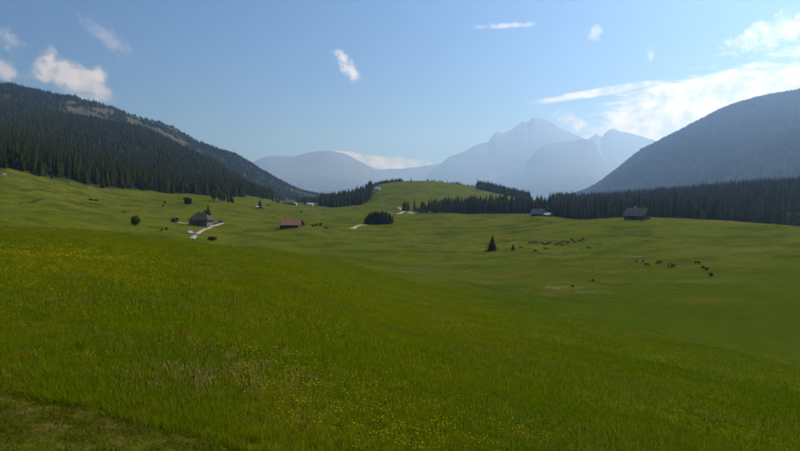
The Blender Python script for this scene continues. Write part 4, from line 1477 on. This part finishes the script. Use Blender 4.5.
G_NEAR = [clump(100 + k, 20, .12, .08, .21, .0028, M_GRASS, segs=3) for k in range(5)]
G_MID = [clump(110 + k, 22, .22, .08, .21, .006, M_GRASS) for k in range(4)]
G_FAR = [clump(120 + k, 24, .50, .08, .21, .015, M_GRASS) for k in range(4)]
G_XFAR = [clump(130 + k, 24, 1.0, .08, .20, .034, M_GRASS, segs=1) for k in range(3)]
M_TUSS = grass_mat('pasture_tussocks', (0.095, 0.130, 0.006), (0.135, 0.158, 0.010), (0.160, 0.160, 0.016), (0.170, 0.145, 0.030), .45)
G_TUSS = [clump(150 + k, 22, .9, .07, .22, .05, M_TUSS, segs=1) for k in range(4)] + [clump(160 + k, 22, 2.4, .12, .40, .13, M_TUSS, segs=1) for k in range(3)]
G_SHORT = [clump(140 + k, 18, .09, .02, .07, .0032, M_SHORT, lean=(.3, 1.1)) for k in range(4)]
meshes = G_NEAR + G_MID + G_FAR + G_XFAR + G_SHORT + G_TUSS
pt, rt, st, ix = [], [], [], []


def add_zone(az0, az1, d0, d1, dens, i0, n_i, verge=False, hmul=1.0, pasture=False):
    area = math.radians(az1 - az0) * .5 * (d1 * d1 - d0 * d0)
    x, y, az, d = polar_scatter(int(area * dens), az0, az1, d0, d1)
    sd = verge_sd(x, y)
    nw = grid_lookup(near_c, x, y)
    tall = fbm(x / 2.4, y / 2.4, 201, 3)
    if pasture:
        k = (nw < .6) & ~wood_mask(az_px(az), d, x, y) & (fbm(x / 22., y / 22., 207, 4) > rng.random(len(x)) * .7 - .42) & (grid_lookup(pale, x, y) < .25) & (grid_lookup(dark_lines, x, y) < .3)
        hm = rng.uniform(.5, 1.3, len(x))
    elif verge:
        soil = fbm(x / .34, y / .34, 205, 3)
        k = (sd > -.1) & (soil < .30 + .5 * rng.random(len(x)) - .25)
        hm = np.ones(len(x)) * rng.uniform(.6, 1.3, len(x))
    else:
        k = (sd < .1) & (nw > rng.random(len(x)) * .9)
        edge = 1 + .25 * np.exp(-np.abs(sd) / .8)
        hm = (1 + .65 * tall) * rng.uniform(.75, 1.2, len(x)) * np.where(sd > -.3, .75, 1) * edge * np.interp(az_px(az), [380, 700], [1.0, .62])
    x, y, hm = x[k], y[k], hm[k] * hmul
    n = len(x)
    pt.append(np.stack([x, y, grid_lookup(Z, x, y) - .01], -1))
    r_ = np.zeros((n, 3)); r_[:, 2] = rng.uniform(0, 6.28, n); r_[:, 0] = rng.normal(0, .08, n); r_[:, 1] = rng.normal(0, .08, n)
    rt.append(r_)
    s_ = rng.uniform(.85, 1.2, n)
    st.append(np.stack([s_, s_, hm], -1))
    ix.append(rng.integers(i0, i0 + n_i, n))


add_zone(-48, 48, 2.5, 17, 140, 0, 5)
add_zone(-44, 44, 17, 38, 46, 5, 4)
add_zone(-42, 42, 38, 85, 12, 9, 4)
add_zone(-42, 42, 85, 190, 2.4, 13, 3, hmul=1.0)
add_zone(-36, 36, 190, 300, 1.0, 13, 3, hmul=.9)
add_zone(-60, 30, 1.3, 12, 190, 16, 4, True)
add_zone(-40, 40, 60, 300, .55, 20, 4, pasture=True)
add_zone(-38, 38, 300, 900, .075, 24, 3, pasture=True)
grass_n = sum(len(a) for a in pt)
points_object('grass', np.vstack(pt), np.vstack(rt), np.vstack(st), np.concatenate(ix), meshes, 'green meadow grass covering the near slope and grazed pasture', 'grass')
print('grass clumps', grass_n)

# wildflowers, dry stalks, sorrel
FL = [heads(300 + k, 3, .10, .17, .27, .0125, M_YELLOW, M_GRASS) for k in range(3)] + \
     [heads(310 + k, 7, .35, .16, .26, .022, M_YELLOW, M_GRASS) for k in range(3)] + \
     [heads(320 + k, 2, .10, .16, .26, .011, M_CREAM, M_GRASS, 4, .3) for k in range(2)] + \
     [plume(330 + k, 9, .12, .22, .36, M_STRAW) for k in range(3)] + \
     [plume(340 + k, 5, .16, .17, .28, M_SORREL, .0035) for k in range(3)] + \
     [plume(350 + k, 9, .5, .17, .27, M_SORREL, .012) for k in range(2)]
M_BROAD = foliage_mat('dock_leaves', (0.10, 0.16, 0.012), (0.14, 0.19, 0.02), .4)
M_SEED = foliage_mat('pale_seed_heads', (0.24, 0.27, 0.03), (0.20, 0.24, 0.025), .6)
FL += [clump(360 + k, 12, .10, .06, .17, .016, M_BROAD, lean=(.5, 1.3), segs=3) for k in range(3)] + \
      [plume(370 + k, 12, .3, .16, .27, M_SEED, .0035) for k in range(3)] + [plume(380 + k, 12, .7, .16, .27, M_SEED, .010) for k in range(2)]
pt, rt, st, ix = [], [], [], []
patch_c = [(hit(300, 385), 3.0, 1.0), (hit(345, 415), 2.4, 1.0), (hit(390, 440), 2.2, 1.0), (hit(258, 372), 1.4, .8), (hit(420, 405), 2.5, .6), (hit(10, 262), 14, 1.0), (hit(50, 275), 9, .8), (hit(440, 430), 2.5, .7), (hit(150, 300), 10, .3), (hit(480, 350), 6, .25)]


def add_flowers(az0, az1, d0, d1, dens, i0, n_i, base, patchy=True, lo=.05):
    area = math.radians(az1 - az0) * .5 * (d1 * d1 - d0 * d0)
    x, y, az, d = polar_scatter(int(area * dens), az0, az1, d0, d1)
    w_ = np.full(len(x), base) * sstep(fbm(x / 3.0, y / 3.0, 401 + i0, 3), lo, lo + .35)
    if patchy:
        for (c, r_, g) in patch_c:
            q = np.hypot(x - c.x, y - c.y) / r_ + .5 * fbm(x / 1.1, y / 1.1, 403, 3)
            w_ = np.maximum(w_, g * (1 - sstep(q, .3, 1.0)))
    k = (rng.random(len(x)) < w_) & (verge_sd(x, y) < -.2) & (grid_lookup(near_w, x, y) > .5)
    x, y = x[k], y[k]
    n = len(x)
    pt.append(np.stack([x, y, grid_lookup(Z, x, y) - .01], -1))
    r_ = np.zeros((n, 3)); r_[:, 2] = rng.uniform(0, 6.28, n)
    rt.append(r_)
    s_ = rng.uniform(.8, 1.2, n)
    st.append(np.stack([s_, s_, s_], -1))
    ix.append(rng.integers(i0, i0 + n_i, n))


add_flowers(-44, 44, 5, 34, 20, 0, 3, .16)
add_flowers(-42, 42, 32, 115, 2.2, 3, 3, .4)
add_flowers(-44, 44, 5, 40, 2.0, 6, 2, .25, False)
add_flowers(-44, 44, 5, 30, 6.0, 16, 3, .6, False, .0)
add_flowers(-44, 44, 5, 34, 6.0, 19, 3, .8, False, -.05)
add_flowers(-42, 42, 34, 110, 2.0, 22, 2, .8, False, -.15)
add_flowers(-44, 44, 7, 45, 3.0, 11, 3, .5, False, .05)
add_flowers(-42, 42, 45, 130, .7, 14, 2, .6, False, .0)
for (px, py, n, sp) in ((182, 389, 11, .35), (190, 384, 8, .3), (214, 386, 9, .4), (222, 384, 5, .4), (40, 378, 3, .5), (262, 374, 10, .6), (270, 372, 8, .6), (42, 362, 2, .4), (128, 358, 2, .4), (275, 385, 6, .6), (60, 345, 2, .5)):
    c = hit(px, py)
    x = c.x + rng.normal(0, sp, n); y = c.y + rng.normal(0, sp, n)
    pt.append(np.stack([x, y, grid_lookup(Z, x, y) - .01], -1))
    r_ = np.zeros((n, 3)); r_[:, 2] = rng.uniform(0, 6.28, n); rt.append(r_)
    st.append(np.full((n, 3), 1.0) * rng.uniform(.7, 1.05, n)[:, None]); ix.append(rng.integers(8, 11, n))
points_object('wildflowers', np.vstack(pt), np.vstack(rt), np.vstack(st), np.concatenate(ix), FL, 'yellow buttercups, dry stalks and reddish sorrel scattered through the meadow grass', 'wildflowers')
print('flowers', sum(len(a) for a in pt))

# ------------------------------------------------------------------ haze
zmax = max(float(o_.matrix_world.translation.z) for o_ in [ter])
top = max(float(np.max(np.array([v.co.z for v in o_.data.vertices]))) for o_ in bpy.data.objects if o_.name.startswith('mountain')) + 40
top = max(top, float(Z.max()) + 60)
low = float(min(Z.min(), -70)) - 400
for o_ in bpy.data.objects:
    if o_.name.startswith('mountain'):
        low = min(low, min(v.co.z for v in o_.data.vertices) - 5)
bm = bmesh.new(); box(bm, -31000, 31000, -31000, 31000, low, top)
m_haze, t, out = new_mat('haze_air')
pv = t.n('ShaderNodeVolumePrincipled')
pv.inputs['Color'].default_value = (*HAZE_COLOR, 1)
pv.inputs['Absorption Color'].default_value = (0.75, 0.85, 1, 1)
pv.inputs['Density'].default_value = HAZE_DENSITY
pv.inputs['Anisotropy'].default_value = HAZE_G
t.t.links.new(pv.outputs[0], out.inputs['Volume'])
m_haze.cycles.homogeneous_volume = True
hz = bm_obj('haze', bm, m_haze, None)
tag(hz, 'pale blue summer haze filling the valley air', 'haze', kind='stuff')
print('haze top', top, 'low', low)
